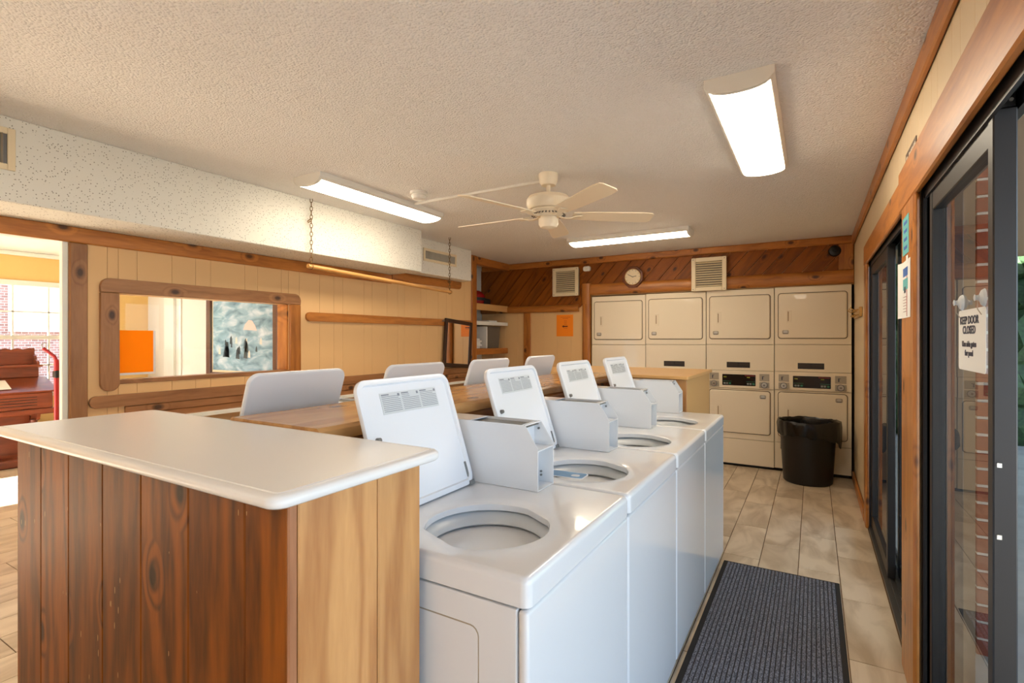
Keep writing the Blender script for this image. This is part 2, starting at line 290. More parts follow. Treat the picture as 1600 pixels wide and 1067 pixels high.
# ------------------------------------------------------------------ mesh helpers
class B:
    """collects shapes (world or local metres) into one mesh"""
    def __init__(s): s.bm = bmesh.new()
    def box(s, x0, x1, y0, y1, z0, z1, bev=0.0, seg=1, mtx=None):
        vs = [s.bm.verts.new((x, y, z)) for x in (x0, x1) for y in (y0, y1) for z in (z0, z1)]
        q = [(0, 1, 3, 2), (4, 6, 7, 5), (0, 4, 5, 1), (2, 3, 7, 6), (0, 2, 6, 4), (1, 5, 7, 3)]
        fs = [s.bm.faces.new([vs[i] for i in f]) for f in q]
        if bev > 0:
            es = list({e for f in fs for e in f.edges})
            r = bmesh.ops.bevel(s.bm, geom=es, offset=bev, segments=seg, affect='EDGES', profile=0.5)
            vs = list({v for f in r['faces'] for v in f.verts} | {v for v in vs if v.is_valid})
        if mtx is not None: bmesh.ops.transform(s.bm, matrix=mtx, verts=vs)
        return s
    def loops(s, loops, cap0=True, cap1=True, close=True):
        L = [[s.bm.verts.new(p) for p in lp] for lp in loops]
        n = len(L[0])
        for a, b in zip(L, L[1:]):
            for i in range(n if close else n-1):
                j = (i+1) % n
                s.bm.faces.new((a[i], a[j], b[j], b[i]))
        if cap0: s.bm.faces.new(list(reversed(L[0])))
        if cap1: s.bm.faces.new(L[-1])
        return s
    def lathe(s, prof, c=(0, 0, 0), seg=32, cap0=False, cap1=False, sy=1.0):
        return s.loops([[(c[0]+r*cos(2*pi*i/seg), c[1]+sy*r*sin(2*pi*i/seg), c[2]+z) for i in range(seg)] for r, z in prof], cap0, cap1)
    def cyl(s, p0, p1, r0, r1=None, seg=16):
        r1 = r0 if r1 is None else r1
        a, b = Vector(p0), Vector(p1); d = (b-a).normalized()
        u = d.orthogonal().normalized(); v = d.cross(u)
        return s.loops([[tuple(p+u*(r*cos(2*pi*i/seg))+v*(r*sin(2*pi*i/seg))) for i in range(seg)] for p, r in ((a, r0), (b, r1))])
    def tube(s, pts, r, seg=8, closed=False):
        pts = [Vector(p) for p in pts]; n = len(pts); rings = []; u = None
        for i, p in enumerate(pts):
            if closed: d = (pts[(i+1) % n]-pts[i-1]).normalized()
            else: d = (pts[min(i+1, n-1)]-pts[max(i-1, 0)]).normalized()
            u = d.orthogonal().normalized() if u is None else (u-d*u.dot(d)).normalized()
            v = d.cross(u); rings.append([tuple(p+u*(r*cos(2*pi*k/seg))+v*(r*sin(2*pi*k/seg))) for k in range(seg)])
        if closed: rings.append(rings[0]); s.loops(rings, False, False); bmesh.ops.remove_doubles(s.bm, verts=s.bm.verts, dist=1e-6)
        else: s.loops(rings)
        return s
    def prism(s, poly, plane, a, b, bev=0):
        """polygon in a plane ('xz','yz','xy') swept from a to b on the third axis"""
        f = {'xz': lambda p, t: (p[0], t, p[1]), 'yz': lambda p, t: (t, p[0], p[1]), 'xy': lambda p, t: (p[0], p[1], t)}[plane]
        n0 = len(s.bm.verts)
        s.loops([[f(p, a) for p in poly], [f(p, b) for p in poly]])
        if bev:
            s.bm.verts.ensure_lookup_table()
            es = {e for v in list(s.bm.verts)[n0:] for e in v.link_edges}
            bmesh.ops.bevel(s.bm, geom=list(es), offset=bev, segments=1, affect='EDGES')
        return s
    def plate(s, w, h, r, steps, mtx, n=5, cap0=True, cap1=True):
        """rounded rectangle w x h centred at the origin in its own xy, stacked through (inset, z) steps"""
        lp = []
        for ins, z in steps:
            lp.append([tuple(mtx @ Vector((x, y, z))) for x, y in rr(w-2*ins, h-2*ins, max(r-ins, 0.0008), n)])
        return s.loops(lp, cap0, cap1)
    def move(s, m): bmesh.ops.transform(s.bm, matrix=m, verts=s.bm.verts); return s
    def mk(s, name, mat, parent=None, loc=None, smooth=32, kind=None, label=None):
        bm = s.bm
        o0 = Vector(loc) if loc is not None else (Vector(parent['_o']) if parent is not None else Vector((0, 0, 0)))
        bmesh.ops.translate(bm, vec=-o0, verts=bm.verts)
        bmesh.ops.recalc_face_normals(bm, faces=bm.faces)
        for f in bm.faces: f.smooth = True
        for e in bm.edges:
            e.smooth = len(e.link_faces) == 2 and e.calc_face_angle(0) < R(smooth)
        me = bpy.data.meshes.new(name); bm.to_mesh(me); bm.free()
        me.materials.append(mat if not isinstance(mat, str) else M[mat])
        ob = bpy.data.objects.new(name, me); COL.objects.link(ob)
        if parent is not None:
            ob.parent = parent; ob.location = o0-Vector(parent['_o'])
        else: ob.location = o0
        ob['_o'] = tuple(o0)
        if len(me.vertices) < 4000 and len(me.vertices) > 8:
            wn_ = ob.modifiers.new('weighted_normal', 'WEIGHTED_NORMAL'); wn_.keep_sharp = True
        if kind: ob['kind'] = kind
        if label: ob['label'] = label
        return ob
def rr(w, h, r, n=5):
    p = []
    for cx, cy, a0 in ((w/2-r, h/2-r, 0), (-w/2+r, h/2-r, 90), (-w/2+r, -h/2+r, 180), (w/2-r, -h/2+r, 270)):
        for i in range(n+1):
            a = R(a0+90*i/n); p.append((cx+r*cos(a), cy+r*sin(a)))
    return p
def tag(o, label, cat, group=None):
    o['label'] = label; o['category'] = cat
    if group: o['group'] = group
    return o
def thing(name, loc, label, cat, group=None):
    o = bpy.data.objects.new(name, None); COL.objects.link(o); o.location = loc; o['_o'] = tuple(loc)
    o.empty_display_size = 0.1
    return tag(o, label, cat, group)
def struct(o): o['kind'] = 'structure'; return o
def empty_struct(name, loc=(0, 0, 0)):
    o = bpy.data.objects.new(name, None); COL.objects.link(o); o.location = loc; o['_o'] = tuple(loc); return struct(o)
KIDS = {}
def copy_tree(o, parent=None):
    c = o.copy(); COL.objects.link(c)
    if parent is not None: c.parent = parent
    for ch in [x for x in ALLKIDS(o)]: copy_tree(ch, c)
    return c
def ALLKIDS(o): return [x for x in list(bpy.data.objects) if x.parent == o]
def text(name, body, size, mtx, mat, parent, align='CENTER', squeeze=1.0, bold=0.0, depth=0.0006):
    cu = bpy.data.curves.new(name, 'FONT'); cu.body = body; cu.size = size; cu.align_x = align; cu.align_y = 'CENTER'
    cu.extrude = depth; cu.offset = bold; cu.resolution_u = 3
    ob = bpy.data.objects.new(name, cu); COL.objects.link(ob)
    dg = bpy.context.evaluated_depsgraph_get(); me = bpy.data.meshes.new_from_object(ob.evaluated_get(dg))
    bpy.data.objects.remove(ob); me.transform(mtx @ Matrix.Scale(squeeze, 4, (1, 0, 0)))
    me.transform(Matrix.Translation(-Vector(parent['_o'])))
    me.materials.clear(); me.materials.append(M[mat]); me.name = name
    o = bpy.data.objects.new(name, me); COL.objects.link(o); o.parent = parent; o['_o'] = parent['_o']
    return o
def frame_m(origin, xdir, ydir):
    x = Vector(xdir).normalized(); y = Vector(ydir).normalized(); z = x.cross(y)
    m = Matrix((x, y, z)).transposed().to_4x4(); m.translation = Vector(origin); return m
def board(name, x0, x1, y0, y1, z0, z1, mat, parent=None, bev=0.004, seg=1, kind=None, label=None):
    return B().box(x0, x1, y0, y1, z0, z1, bev, seg).mk(name, mat, parent, kind=kind, label=label,
        loc=((x0+x1)/2, (y0+y1)/2, (z0+z1)/2))
def copies(src, locs, parent):
    for l in locs:
        c = src.copy(); COL.objects.link(c); c.parent = parent; c.location = Vector(l)-Vector(parent['_o'])

# ------------------------------------------------------------------ room shell
XR, XL, YB, ZC, YF = 0.35, -3.63, 6.12, 2.43, -2.6       # right wall, left wall, back wall, ceiling, wall behind the camera
XW = -8.1                                                # far wall of the side room
SEC = (-0.08, 0.2133, 0.61)
# floor
fl = empty_struct('floor')
B().box(XW-.2, XR+.10, YF-.2, 6.95, -0.16, -0.004).mk('floor_slab', 'grout', fl)
tile_mesh = None; far = B(); cnt = 0; gap = 0.0022
c0, cw, tl = SEC; ntile = 0
for k in range(-38, 3):
    xa, xb = c0+k*cw, c0+(k+1)*cw
    xa2, xb2 = max(xa, XW), min(xb, XR+.01)
    if xb2-xa2 < 0.02: continue
    ph = 3.895 if k % 2 == 1 else 4.2
    j = math.floor((YF-ph)/tl)
    while True:
        ya, yb = ph+j*tl, ph+(j+1)*tl; j += 1
        if ya > 6.12: break
        ya2, yb2 = max(ya, YF), min(yb, 6.12)
        if yb2-ya2 < 0.03: continue
        cx, cy = (xa+xb)/2, (ya+yb)/2
        vis = (xa > -0.75 and ya > 1.4) or (-3.1 > cx/max(cy, .01) > -4.6 and cy > 0.4 and cx > XW and cx < -2.2)
        if not vis and ntile < 10**6:
            far.box(xa2+gap, xb2-gap, ya2+gap, yb2-gap, -0.003, 0.0); continue
        full = (xa2 == xa and xb2 == xb and ya2 == ya and yb2 == yb)
        if full and tile_mesh is not None:
            o = bpy.data.objects.new('tile', tile_mesh); COL.objects.link(o); o.parent = fl; o.location = (cx, cy, 0)
        else:
            o = B().box(xa2+gap, xb2-gap, ya2+gap, yb2-gap, -0.006, 0.0, 0.001).mk('tile', 'tile', fl, loc=(cx, cy, 0))
            if full: tile_mesh = o.data
        ntile += 1
far.mk('tile_field', 'tile', fl, kind='stuff')

def wall_panels(parent, plane, pos, a0, a1, z0, z1, mat, th=0.006, pat=(.10, .20, .15, .10, .25), g=0.0007, inward=1):
    """grooved panelling: strips standing proud of the wall core; plane 'x' = wall at x=pos running in y"""
    a = a0; i = 0
    while a < a1-0.01:
        b = min(a+pat[i % len(pat)], a1); i += 1
        if a1-b < 0.03: b = a1
        p0, p1 = sorted((pos, pos-inward*th))
        if plane == 'x': board('panel', p0, p1, a+g, b-g, z0, z1, mat, parent, 0.001)
        else: board('panel', a+g, b-g, p0, p1, z0, z1, mat, parent, 0.0015)
        a = b
# --- left wall (x = XL), thickness .12 outwards
wl = empty_struct('wall_left')
T = 0.12; xi = XL-0.006
core = B()
core.box(xi-T, xi, YF-.1, -1.2, 0, ZC)                     # behind the camera
core.box(xi-T, xi, -1.2, 1.218, 1.99, ZC)                  # above the opening
core.box(xi-T, xi, 1.226, 1.459, 0, ZC)
core.box(xi-T, xi, 1.459, 2.624, 0, 1.135)
core.box(xi-T, xi, 1.459, 2.624, 1.675, ZC)
core.box(xi-T, xi, 2.624, 5.27, 0, ZC)
core.mk('wall_core', 'cream', wl)
pat = (.10, .20, .15, .10, .25)
wall_panels(wl, 'x', XL, 1.303, 1.459, 0.0, 2.03, 'cream', inward=-1)
wall_panels(wl, 'x', XL, 1.459, 2.624, 0.0, 1.135, 'cream', inward=-1)
wall_panels(wl, 'x', XL, 1.459, 2.624, 1.675, 2.03, 'cream', inward=-1)
wall_panels(wl, 'x', XL, 2.624, 5.16, 0.0, 2.10, 'cream', inward=-1)
wall_panels(wl, 'x', XL, YF, -1.2, 0.0, 2.10, 'cream', inward=-1)
# --- alcove in the left wall near the back corner
wa = B(); xa = -4.12
wa.box(xa-.06, xa, 5.21, 6.18, 0, ZC); wa.box(xa, XL-.126, 5.21, 5.27, 0, ZC)
wa.mk('alcove_lining', M['pale'], wl)
board('alcove_batten', xa, xa+.03, 5.62, 5.70, 0.0, 2.36, 'trim_zx', wl)
board('alcove_post', XL-.09, XL+.02, 5.16, 5.27, 0.0, ZC, 'trim_zx', wl, 0.006)
board('alcove_header', XL-.09, XL+.0, 5.27, 6.10, 2.335, ZC, 'trim_yx', wl, 0.006)
# --- back wall (y = YB)
wb = empty_struct('wall_back')
core = B()
core.box(xa-.06, -2.49, YB+.02, YB+.12, 0, ZC)
core.box(-2.49, XR+.1, YB+.02, YB+.12, 1.945, ZC)
core.box(-2.55, -2.45, YB+.02, 6.9, 0, ZC)
core.box(-2.55, XR+.1, 6.85, 6.95, 0, ZC)
core.mk('wall_core', 'cream', wb)
wall_panels(wb, 'y', YB+.02, -4.12, -2.547, 0.0, 1.80, 'cream', inward=1, pat=(.2, .2, .2))
def clip(poly, a, b, c):
    out = []
    for i, p in enumerate(poly):
        q = poly[(i+1) % len(poly)]; dp = a*p[0]+b*p[1]-c; dq = a*q[0]+b*q[1]-c
        if dp <= 0: out.append(p)
        if (dp < 0 < dq) or (dq < 0 < dp):
            t = dp/(dp-dq); out.append((p[0]+(q[0]-p[0])*t, p[1]+(q[1]-p[1])*t))
    return out
dirv = Vector((cos(R(48)), sin(R(48)))); nor = Vector((-dirv.y, dirv.x)); bw = 0.138
for (rx0, rx1, rz0, rz1) in ((-4.12, -2.55, 1.80, 2.38), (-2.55, 0.28, 2.06, 2.38)):
    for k in range(-40, 40):
        o = Vector((0, 2.0))+nor*(k*bw)
        a = o+nor*0.003; b = o+nor*(bw-0.003); L_ = 12
        poly = [tuple(a-dirv*L_), tuple(a+dirv*L_), tuple(b+dirv*L_), tuple(b-dirv*L_)]
        for pl in ((-1, 0, -rx0), (1, 0, rx1), (0, -1, -rz0), (0, 1, rz1)):
            poly = clip(poly, *pl)
            if len(poly) < 3: break
        if len(poly) < 3: continue
        ar = abs(sum(poly[i][0]*poly[(i+1) % len(poly)][1]-poly[(i+1) % len(poly)][0]*poly[i][1] for i in range(len(poly))))/2
        if ar < 0.002: continue
        cx = sum(p[0] for p in poly)/len(poly); cz = sum(p[1] for p in poly)/len(poly)
        B().prism(poly, 'xz', YB+random.uniform(-.002, .001), YB+.02, 0.0).mk('plank', 'diag', wb, loc=(cx, YB, cz))
# --- right wall (x = XR)
wr = empty_struct('wall_right')
core = B(); TW = 0.12; xo = XR+.006
core.box(xo, xo+TW, 4.66, 6.95, 0, 2.02)
core.box(xo, xo+TW, YF-.1, 6.95, 2.02, ZC)
core.box(xo, xo+TW, 2.50, 2.74, 0, 2.02)
core.box(xo, xo+TW, YF-.1, -1.5, 0, 2.02)
core.mk('wall_core', 'cream_light', wr)
wall_panels(wr, 'x', XR+.006, 4.66, 6.10, 0.085, 2.335, 'cream_light', pat=(.1, .2, .1, .15))
wall_panels(wr, 'x', XR+.006, 0.2, 4.66, 2.05, 2.335, 'cream_light', pat=(.1, .2, .1, .15))
# --- wall behind the camera, with a wide window
wf = empty_struct('wall_front')
B().box(XL-.1, XR+.1, YF-.12, YF, 0, ZC).mk('wall_core', 'cream', wf)
# --- ceiling
ce = B().box(-4.30, XR+.13, YF-.12, 6.97, ZC, ZC+.1).mk('ceiling', 'ceiling'); struct(ce)
# soffit along the left wall, in two steps
B().box(XL-.006, -3.22, YF, 3.77, 2.035, ZC, 0.004).mk('soffit_box', 'soffit', ce, label='long speckled white soffit box, deeper front length')
B().box(XL-.006, -3.45, 3.77, 4.92, 2.072, ZC, 0.004).mk('soffit_box', 'soffit', ce, label='short set-back speckled soffit box holding the grey vent')

# --- trims
def trim(n, *a, **k): o = board('trim_%d' % n, *a, **k); return struct(o)
trim(1, XL, XL+.022, -1.2, 3.78, 1.945, 2.034, 'trim_yx', bev=0.006)                          # header board along the opening
T2 = True
trim(3, XL, XL+.025, 1.218, 1.303, 0.0, 1.945, 'dull_zx', bev=0.006)                          # casing of the opening
trim(4, XL-.034, XL+.006, 1.19, 1.218, 0.0, 1.985, 'white_trim', bev=0.003)
trim(5, XL-.126, XL+.006, -1.2, 1.19, 1.955, 1.99, 'white_trim', bev=0.003)
def halflog(n, p0, p1, r, ax, mat, flat=0.045):
    """half-round log trim on the back wall between two points of the xz plane"""
    a = Vector((p0[0], YB, p0[1])); c = Vector((p1[0], YB, p1[1])); d = (c-a).normalized(); u = d.cross(Vector((0, 1, 0)))
    prof = [(-1, 0.0), (-1, .35), (-.86, .68), (-.6, .9), (-.25, 1), (.25, 1), (.6, .9), (.86, .68), (1, .35), (1, 0.0)]
    lp = [[tuple(q+u*(r*s)+Vector((0, -flat*t, 0))) for s, t in prof] for q in (a, c)]
    return struct(B().loops(lp).mk('trim_%d' % n, mat, loc=tuple((a+c)/2)))
halflog(6, (-4.1, 1.795), (-2.60, 1.795), 0.046, 'x', 'trim_xy')
halflog(7, (-2.44, 2.02), (0.345, 2.02), 0.068, 'x', 'trim_xy', 0.04)
halflog(8, (-2.492, 0.0), (-2.492, 1.84), 0.055, 'z', 'trim_zy')
halflog(9, (-2.500, 1.84), (-2.500, 2.10), 0.06, 'z', 'trim_zy')
trim(10, -4.1, XR, YB-.03, YB+.0, 2.352, ZC, 'trim_xy', bev=0.01)
trim(11, 0.215, 0.345, YB-.018, YB, 2.088, 2.352, 'trim_zy', bev=0.006)
trim(12, -3.42, -3.31, YB-.004, YB+.012, 0.0, 1.75, 'trim_zy', bev=0.004)
trim(13, XR-.022, XR, YF, 6.10, 2.335, ZC, 'trim_yx', bev=0.006)                              # crown board, right wall
trim(14, XR-.022, XR+.002, -1.6, 2.86, 1.955, 2.135, 'trim_yx', bev=0.006)                    # head boards over the doors
trim(15, XR-.018, XR+.002, 2.865, 4.76, 1.955, 2.105, 'trim_yx', bev=0.006)
trim(16, XR-.024, XR-.004, 2.443, 2.745, 0.0, 1.955, 'trim_zx', bev=0.008)                      # post between the two doors
trim(17, XR-.018, XR+.004, 4.58, 4.74, 0.0, 1.955, 'trim_zx', bev=0.006)
bb = board('baseboard_right', XR-.02, XR, 4.74, 6.09, 0.0, 0.085, 'trim_yx', bev=0.005); struct(bb)

# --- interior window (window_1) in the left wall
w1 = empty_struct('window_1', (XL, 2.04, 1.4))
def round_board(y0, y1, z0, z1, x0, x1, mat, parent, name='frame_board', rtl=0, rtr=0, rbl=0, rbr=0, loc=None, kind=None):
    """board on the left wall with chosen corner radii; 't' = top, 'l' = low y"""
    pts = []
    for (cy, cz, r, a0) in ((y1, z1, rtr, 0), (y0, z1, rtl, 90), (y0, z0, rbl, 180), (y1, z0, rbr, 270)):
        if r <= 0: pts.append((cy, cz)); continue
        oy = cy-r if cy == y1 else cy+r; oz = cz-r if cz == z1 else cz+r
        for i in range(9): a = R(a0+90*i/8); pts.append((oy+r*cos(a), oz+r*sin(a)))
    return B().prism(pts, 'yz', x0, x1, 0.003).mk(name, mat, parent, loc=((x0+x1)/2, (y0+y1)/2, (z0+z1)/2))
round_board(1.362, 2.725, 1.675, 1.760, XL, XL+.026, 'dull_yx', w1, rtl=.05, rtr=.05)
round_board(1.362, 1.459, 1.087, 1.673, XL, XL+.026, 'dull_zx', w1, rbl=.045, rbr=.045)
round_board(2.630, 2.725, 1.087, 1.673, XL, XL+.026, 'trim_zx', w1, rbl=.045, rbr=.045)
board('frame_board', XL-.10, XL+.014, 1.459, 2.630, 1.125, 1.150, 'dull_yx', w1, 0.003)
board('frame_board', XL-.12, XL-.0, 2.612, 2.630, 1.150, 1.673, 'trim_zx', w1, 0.002)
board('glass_pane', XL-.075, XL-.069, 1.459, 2.612, 1.150, 1.675, 'glass_clear', w1, 0)
struct(round_board(3.78, 4.94, 1.982, 2.071, XL+.0, XL+.024, 'trim_yx', None, name='trim_2', rbr=.05))
# orange notice behind the glass
nt1 = thing('orange_notice', (XL-.062, 1.58, 1.18), 'large plain orange sheet stuck on the wood-framed interior window', 'notice')
board('sheet', XL-.0675, XL-.0655, 1.477, 1.686, 1.183, 1.452, 'orange_thin', nt1, 0)
board('tape', XL-.0655, XL-.0645, 1.470, 1.694, 1.172, 1.186, 'paper', nt1, 0)
board('tape', XL-.0655, XL-.0645, 1.682, 1.694, 1.183, 1.452, 'paper', nt1, 0)

# --- side room beyond the opening
sr = empty_struct('wall_side_room')
b = B()
b.box(XW-.15, XW, YF, 0.9, 0, 2.6).box(XW-.15, XW, 2.87, 3.8, 0, 2.6).box(XW-.15, XW, 0.9, 2.87, 0, 0.74).box(XW-.15, XW, 0.9, 2.87, 2.04, 2.6)
b.mk('wall_core', 'yellow', sr)
B().box(-5.50, XL-.126, 2.76, 2.86, 0, 2.5).mk('wall_core', 'pale_rough', sr)
B().box(XW, -5.50, 3.62, 3.72, 0, 2.5).box(-5.60, -5.50, 2.86, 3.72, 0, 2.5).mk('wall_core', 'pale', sr)
B().box(-5.515, -5.49, 2.745, 2.775, 0, 2.43, 0.003).mk('corner_bead', 'white_trim', sr)
B().box(-7.6, -7.35, 3.585, 3.62, 0, 2.2, 0.003).box(-7.25, -6.6, 3.595, 3.62, 0, 2.1, 0.003).mk('closet_door', 'white_trim', sr)
B().box(XW, -7.45, YF-.1, YF, 0, 2.5).box(-4.45, XL-.126, YF-.1, YF, 0, 2.5).box(-6.25, -6.15, YF-.1, YF, 0, 2.5).box(-6.15, -4.45, YF-.1, YF, 1.45, 2.5).box(-7.45, -6.15, YF-.1, YF, 2.15, 2.5).mk('wall_core', 'yellow', sr)  # unseen wall, its openings shaped to let sun onto the side-room floor
B().box(XW-.15, XL-.126, YF-.1, 3.8, 2.43, 2.53).mk('ceiling_slab', 'pale', sr)
B().box(XW, XW+.05, YF, 3.6, 2.38, 2.43, 0.01).mk('crown_moulding', 'white_trim', sr)
w2 = empty_struct('window_2', (XW, 1.9, 0.74))
b = B()
b.box(XW-.06, XW+.015, 0.86, 0.92, 0.70, 2.08).box(XW-.06, XW+.015, 2.85, 2.91, 0.70, 2.08).box(XW-.06, XW+.015, 0.86, 2.91, 2.03, 2.09).box(XW-.06, XW+.05, 0.84, 2.93, 0.70, 0.745)
b.mk('window_frame', 'white_trim', w2)
board('meeting_rail', XW-.06, XW-.0, 0.92, 2.85, 1.39, 1.44, 'white_trim', w2)
for y in (1.22, 1.55, 1.88, 2.208, 2.538): board('muntin', XW-.045, XW-.02, y-.009, y+.009, 0.745, 2.03, 'white_trim', w2, 0.002)
for z in (1.08, 1.72): board('muntin', XW-.045, XW-.02, 0.92, 2.85, z-.009, z+.009, 'white_trim', w2, 0.002)
board('glass_pane', XW-.035, XW-.030, 0.92, 2.85, 0.745, 2.03, 'glass_clear', w2, 0)

# --- exterior
gr = B().box(XR+.10, 14, -14, 16, -0.10, -0.02).mk('trim_30', 'concrete'); gr.name = 'patio_ground'; struct(gr)
gl_ = B().box(-30, -3.7, -20, YF-.2, -0.10, -0.02).box(-30, XW-.2, YF-.2, 25, -0.10, -0.02).mk('street_ground', 'concrete'); struct(gl_)

# ------------------------------------------------------------------ sliding doors
def door(n, y0, y1, panels, loc):
    d = empty_struct('door_%d' % n, loc)
    b = B()
    b.box(XR+.004, XR+.125, y0, y1, 1.985, 2.02, 0.003).box(XR+.012, XR+.022, y0, y1, 1.93, 1.99).box(XR+.065, XR+.072, y0, y1, 1.94, 1.99)
    b.mk('head_track', 'bronze', d)
    b = B(); b.box(XR+.0, XR+.125, y0, y1, 0.0, 0.012, 0.002)
    for x in (.03, .055, .085, .11): b.box(XR+x-.003, XR+x+.003, y0, y1, 0.012, 0.026)
    b.mk('threshold', 'bronze_light', d)
    for ya, yb in ((y0, y0+.03), (y1-.03, y1)):
        B().box(XR+.006, XR+.125, ya, yb, 0.012, 1.985, 0.002).box(XR+.02, XR+.03, ya-.0, yb+.01 if ya == y0 else yb, 0.012, 1.985).mk('jamb', 'bronze', d)
    for (ya, yb, xc, st, opn) in panels:
        p = B(); h = .022 if opn else .019
        p.box(xc-h, xc+h, ya, ya+st, 0.028, 1.945, 0.003); p.box(xc-h, xc+h, yb-st, yb, 0.028, 1.945, 0.003)
        p.box(xc-h+.002, xc+h-.002, ya+st, yb-st, 0.028, 0.11, 0.003); p.box(xc-h+.002, xc+h-.002, ya+st, yb-st, 1.865, 1.945, 0.003)
        f = p.mk('panel_frame', 'bronze', d)
        board('glass_pane', xc-.003, xc+.003, ya+st-.005, yb-st+.005, 0.105, 1.87, 'glass', f, 0)
        if opn:
            b = B()
            b.box(xc-.017, xc+.017, ya-.004, ya+.03, 1.945, 1.985)
            b.mk('roller_housing', 'black', f)
            b = B()
            for dx in (-.009, .009): b.cyl((xc+dx, ya-.007, 1.960), (xc+dx, ya-.003, 1.960), 0.0042, seg=12)
            b.mk('screw', 'steel', f)
            b = B()
            for z in (1.10, 0.93): b.box(xc-.016, xc-.006, ya-.003, ya+.002, z-.006, z+.006, 0.001)
            b.mk('latch_keeper', 'steel', f)
    return d
door(1, -1.5, 2.49, ((1.63, 2.40, XR+.040, 0.042, True), (-1.47, -0.5, XR+.09, 0.05, False)), (XR+.06, 0.5, 0))
door(2, 2.75, 4.64, ((3.62, 4.58, XR+.035, 0.055, False), (2.79, 3.70, XR+.09, 0.055, False)), (XR+.06, 3.7, 0))

# ------------------------------------------------------------------ ceiling lights
def fixture(x0, x1, y0, y1, ax, label):
    L = max(x1-x0, y1-y0); Wd = min(x1-x0, y1-y0); c = ((x0+x1)/2, (y0+y1)/2, ZC)
    t = thing('ceiling_light', c, label, 'ceiling light', 'wraparound ceiling lights')
    X, Y = (Vector((0, 1, 0)), Vector((-1, 0, 0))) if ax == 'y' else (Vector((1, 0, 0)), Vector((0, 1, 0)))
    def P(l, s, z): return tuple(Vector(c)+X*l+Y*s+Vector((0, 0, z)))
    hw = Wd/2
    prof = [(-hw, 0), (-hw, -.030), (-hw+.014, -.044)]+[(hw*.86*sin(a), -.044-.026*cos(a)) for a in [R(-80+20*i) for i in range(9)]]+[(hw-.014, -.044), (hw, -.030), (hw, 0)]
    for s in (-1, 1):
        B().loops([[P(s*L/2, u, z) for u, z in prof], [P(s*(L/2-.022), u, z) for u, z in prof]]).mk('end_cap', 'white', t)
    B().loops([[P(q, u, z) for u, z in ((-hw, 0), (-hw, -.030), (-hw+.014, -.045), (hw-.014, -.045), (hw, -.030), (hw, 0))] for q in (-L/2+.022, L/2-.022)]).mk('housing', 'white', t)
    pr = [(hw*.86*sin(a), -.0455-.024*cos(a)) for a in [R(-88+16*i) for i in range(12)]]
    B().loops([[P(q, u, z) for u, z in pr] for q in (-L/2+.0225, L/2-.0225)]).mk('diffuser', 'lamp', t)
fixture(-.378, -.125, 2.15, 3.37, 'y', 'lit ceiling light nearest the sliding doors, seen large at the upper right')
fixture(-2.86, -2.61, 2.11, 3.33, 'y', 'lit ceiling light beside the speckled soffit, above the hanging rod')
fixture(-2.19, -.98, 4.83, 5.08, 'x', 'lit ceiling light running crosswise in front of the dryers')
fixture(-.378, -.125, -1.6, -.38, 'y', 'added ceiling light, unseen behind the camera on the door side')  # unseen fixture added to brighten the camera-facing sides
fixture(-2.86, -2.61, -1.6, -.38, 'y', 'added ceiling light, unseen behind the camera on the soffit side')  # second unseen fixture, added for the same fill

# ------------------------------------------------------------------ island: end cabinets, ledge
def planks(parent, face, pos, edges, z0, z1, mat, th=0.018, mats=None):
    for i, (a, b_) in enumerate(zip(edges, edges[1:])):
        mm = mats[i] if mats else mat
        if face == '-y': board('plank', a+.001, b_-.001, pos, pos+th, z0, z1, mm, parent, 0.0025)
        elif face == '+y': board('plank', a+.001, b_-.001, pos-th, pos, z0, z1, mm, parent, 0.0025)
        elif face == '+x': board('plank', pos-th, pos, a+.001, b_-.001, z0, z1, mm, parent, 0.0025)
        else: board('plank', pos, pos+th, a+.001, b_-.001, z0, z1, mm, parent, 0.0025)
cb = thing('end_cabinet', (-1.35, .7, 0), 'near plank-clad pine cabinet with scratched dark front under a white counter', 'cabinet')
B().box(-1.926, -.765, .5585, .85, 0.0, 1.125).mk('carcass', 'side', cb)
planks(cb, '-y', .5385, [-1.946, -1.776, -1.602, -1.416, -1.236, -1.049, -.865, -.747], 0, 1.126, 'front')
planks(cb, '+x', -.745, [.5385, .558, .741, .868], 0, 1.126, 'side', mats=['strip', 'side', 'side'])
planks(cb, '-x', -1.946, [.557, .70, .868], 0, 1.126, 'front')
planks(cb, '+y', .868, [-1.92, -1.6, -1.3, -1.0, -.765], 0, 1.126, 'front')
ct = thing('counter_top', (-1.37, .71, 1.15), 'white laminate counter top with rounded edge on the near pine cabinet', 'counter top')
mt = Matrix.Translation((-1.3725, .713, 0))
B().plate(1.295, .424, .03, [(.006, 1.1265), (.001, 1.130), (-.001, 1.137), (.001, 1.144), (.007, 1.1485), (.016, 1.1495), (.0175, 1.1480), (.0190, 1.1480), (.0205, 1.15)], mt, 6).mk('slab', 'counter', ct, smooth=50)
# ledge down the middle of the island
lg = thing('ledge_shelf', (-1.36, 2.2, 1.155), 'long varnished wooden ledge with wavy live edge between the two washer rows', 'ledge')
def live(y, s): return 0.010*sin(y*3.1+s)+0.007*sin(y*7.7+2*s)+0.003*sin(y*19+s)
def slab(b, xl, xr, z0, z1, s, y0=.93, y1=3.49, n=64):
    lp = []
    for i in range(n+1):
        y = y0+(y1-y0)*i/n; a = xl-live(y, s)*.5; c = xr+live(y, s+2)
        lp.append([(a, y, z0+.004), (a, y, z1-.006), (a+.006, y, z1), (c-.012, y, z1), (c-.002, y, z1-.010), (c, y, (z0+z1)/2), (c-.006, y, z0)])
    return b.loops(lp)
slab(B(), -1.57, -1.155, 1.115, 1.155, 1.0).mk('top_board', 'ledge', lg)
slab(B(), -1.545, -1.185, 1.068, 1.113, 4.0).mk('under_board', 'ledge_edge', lg)
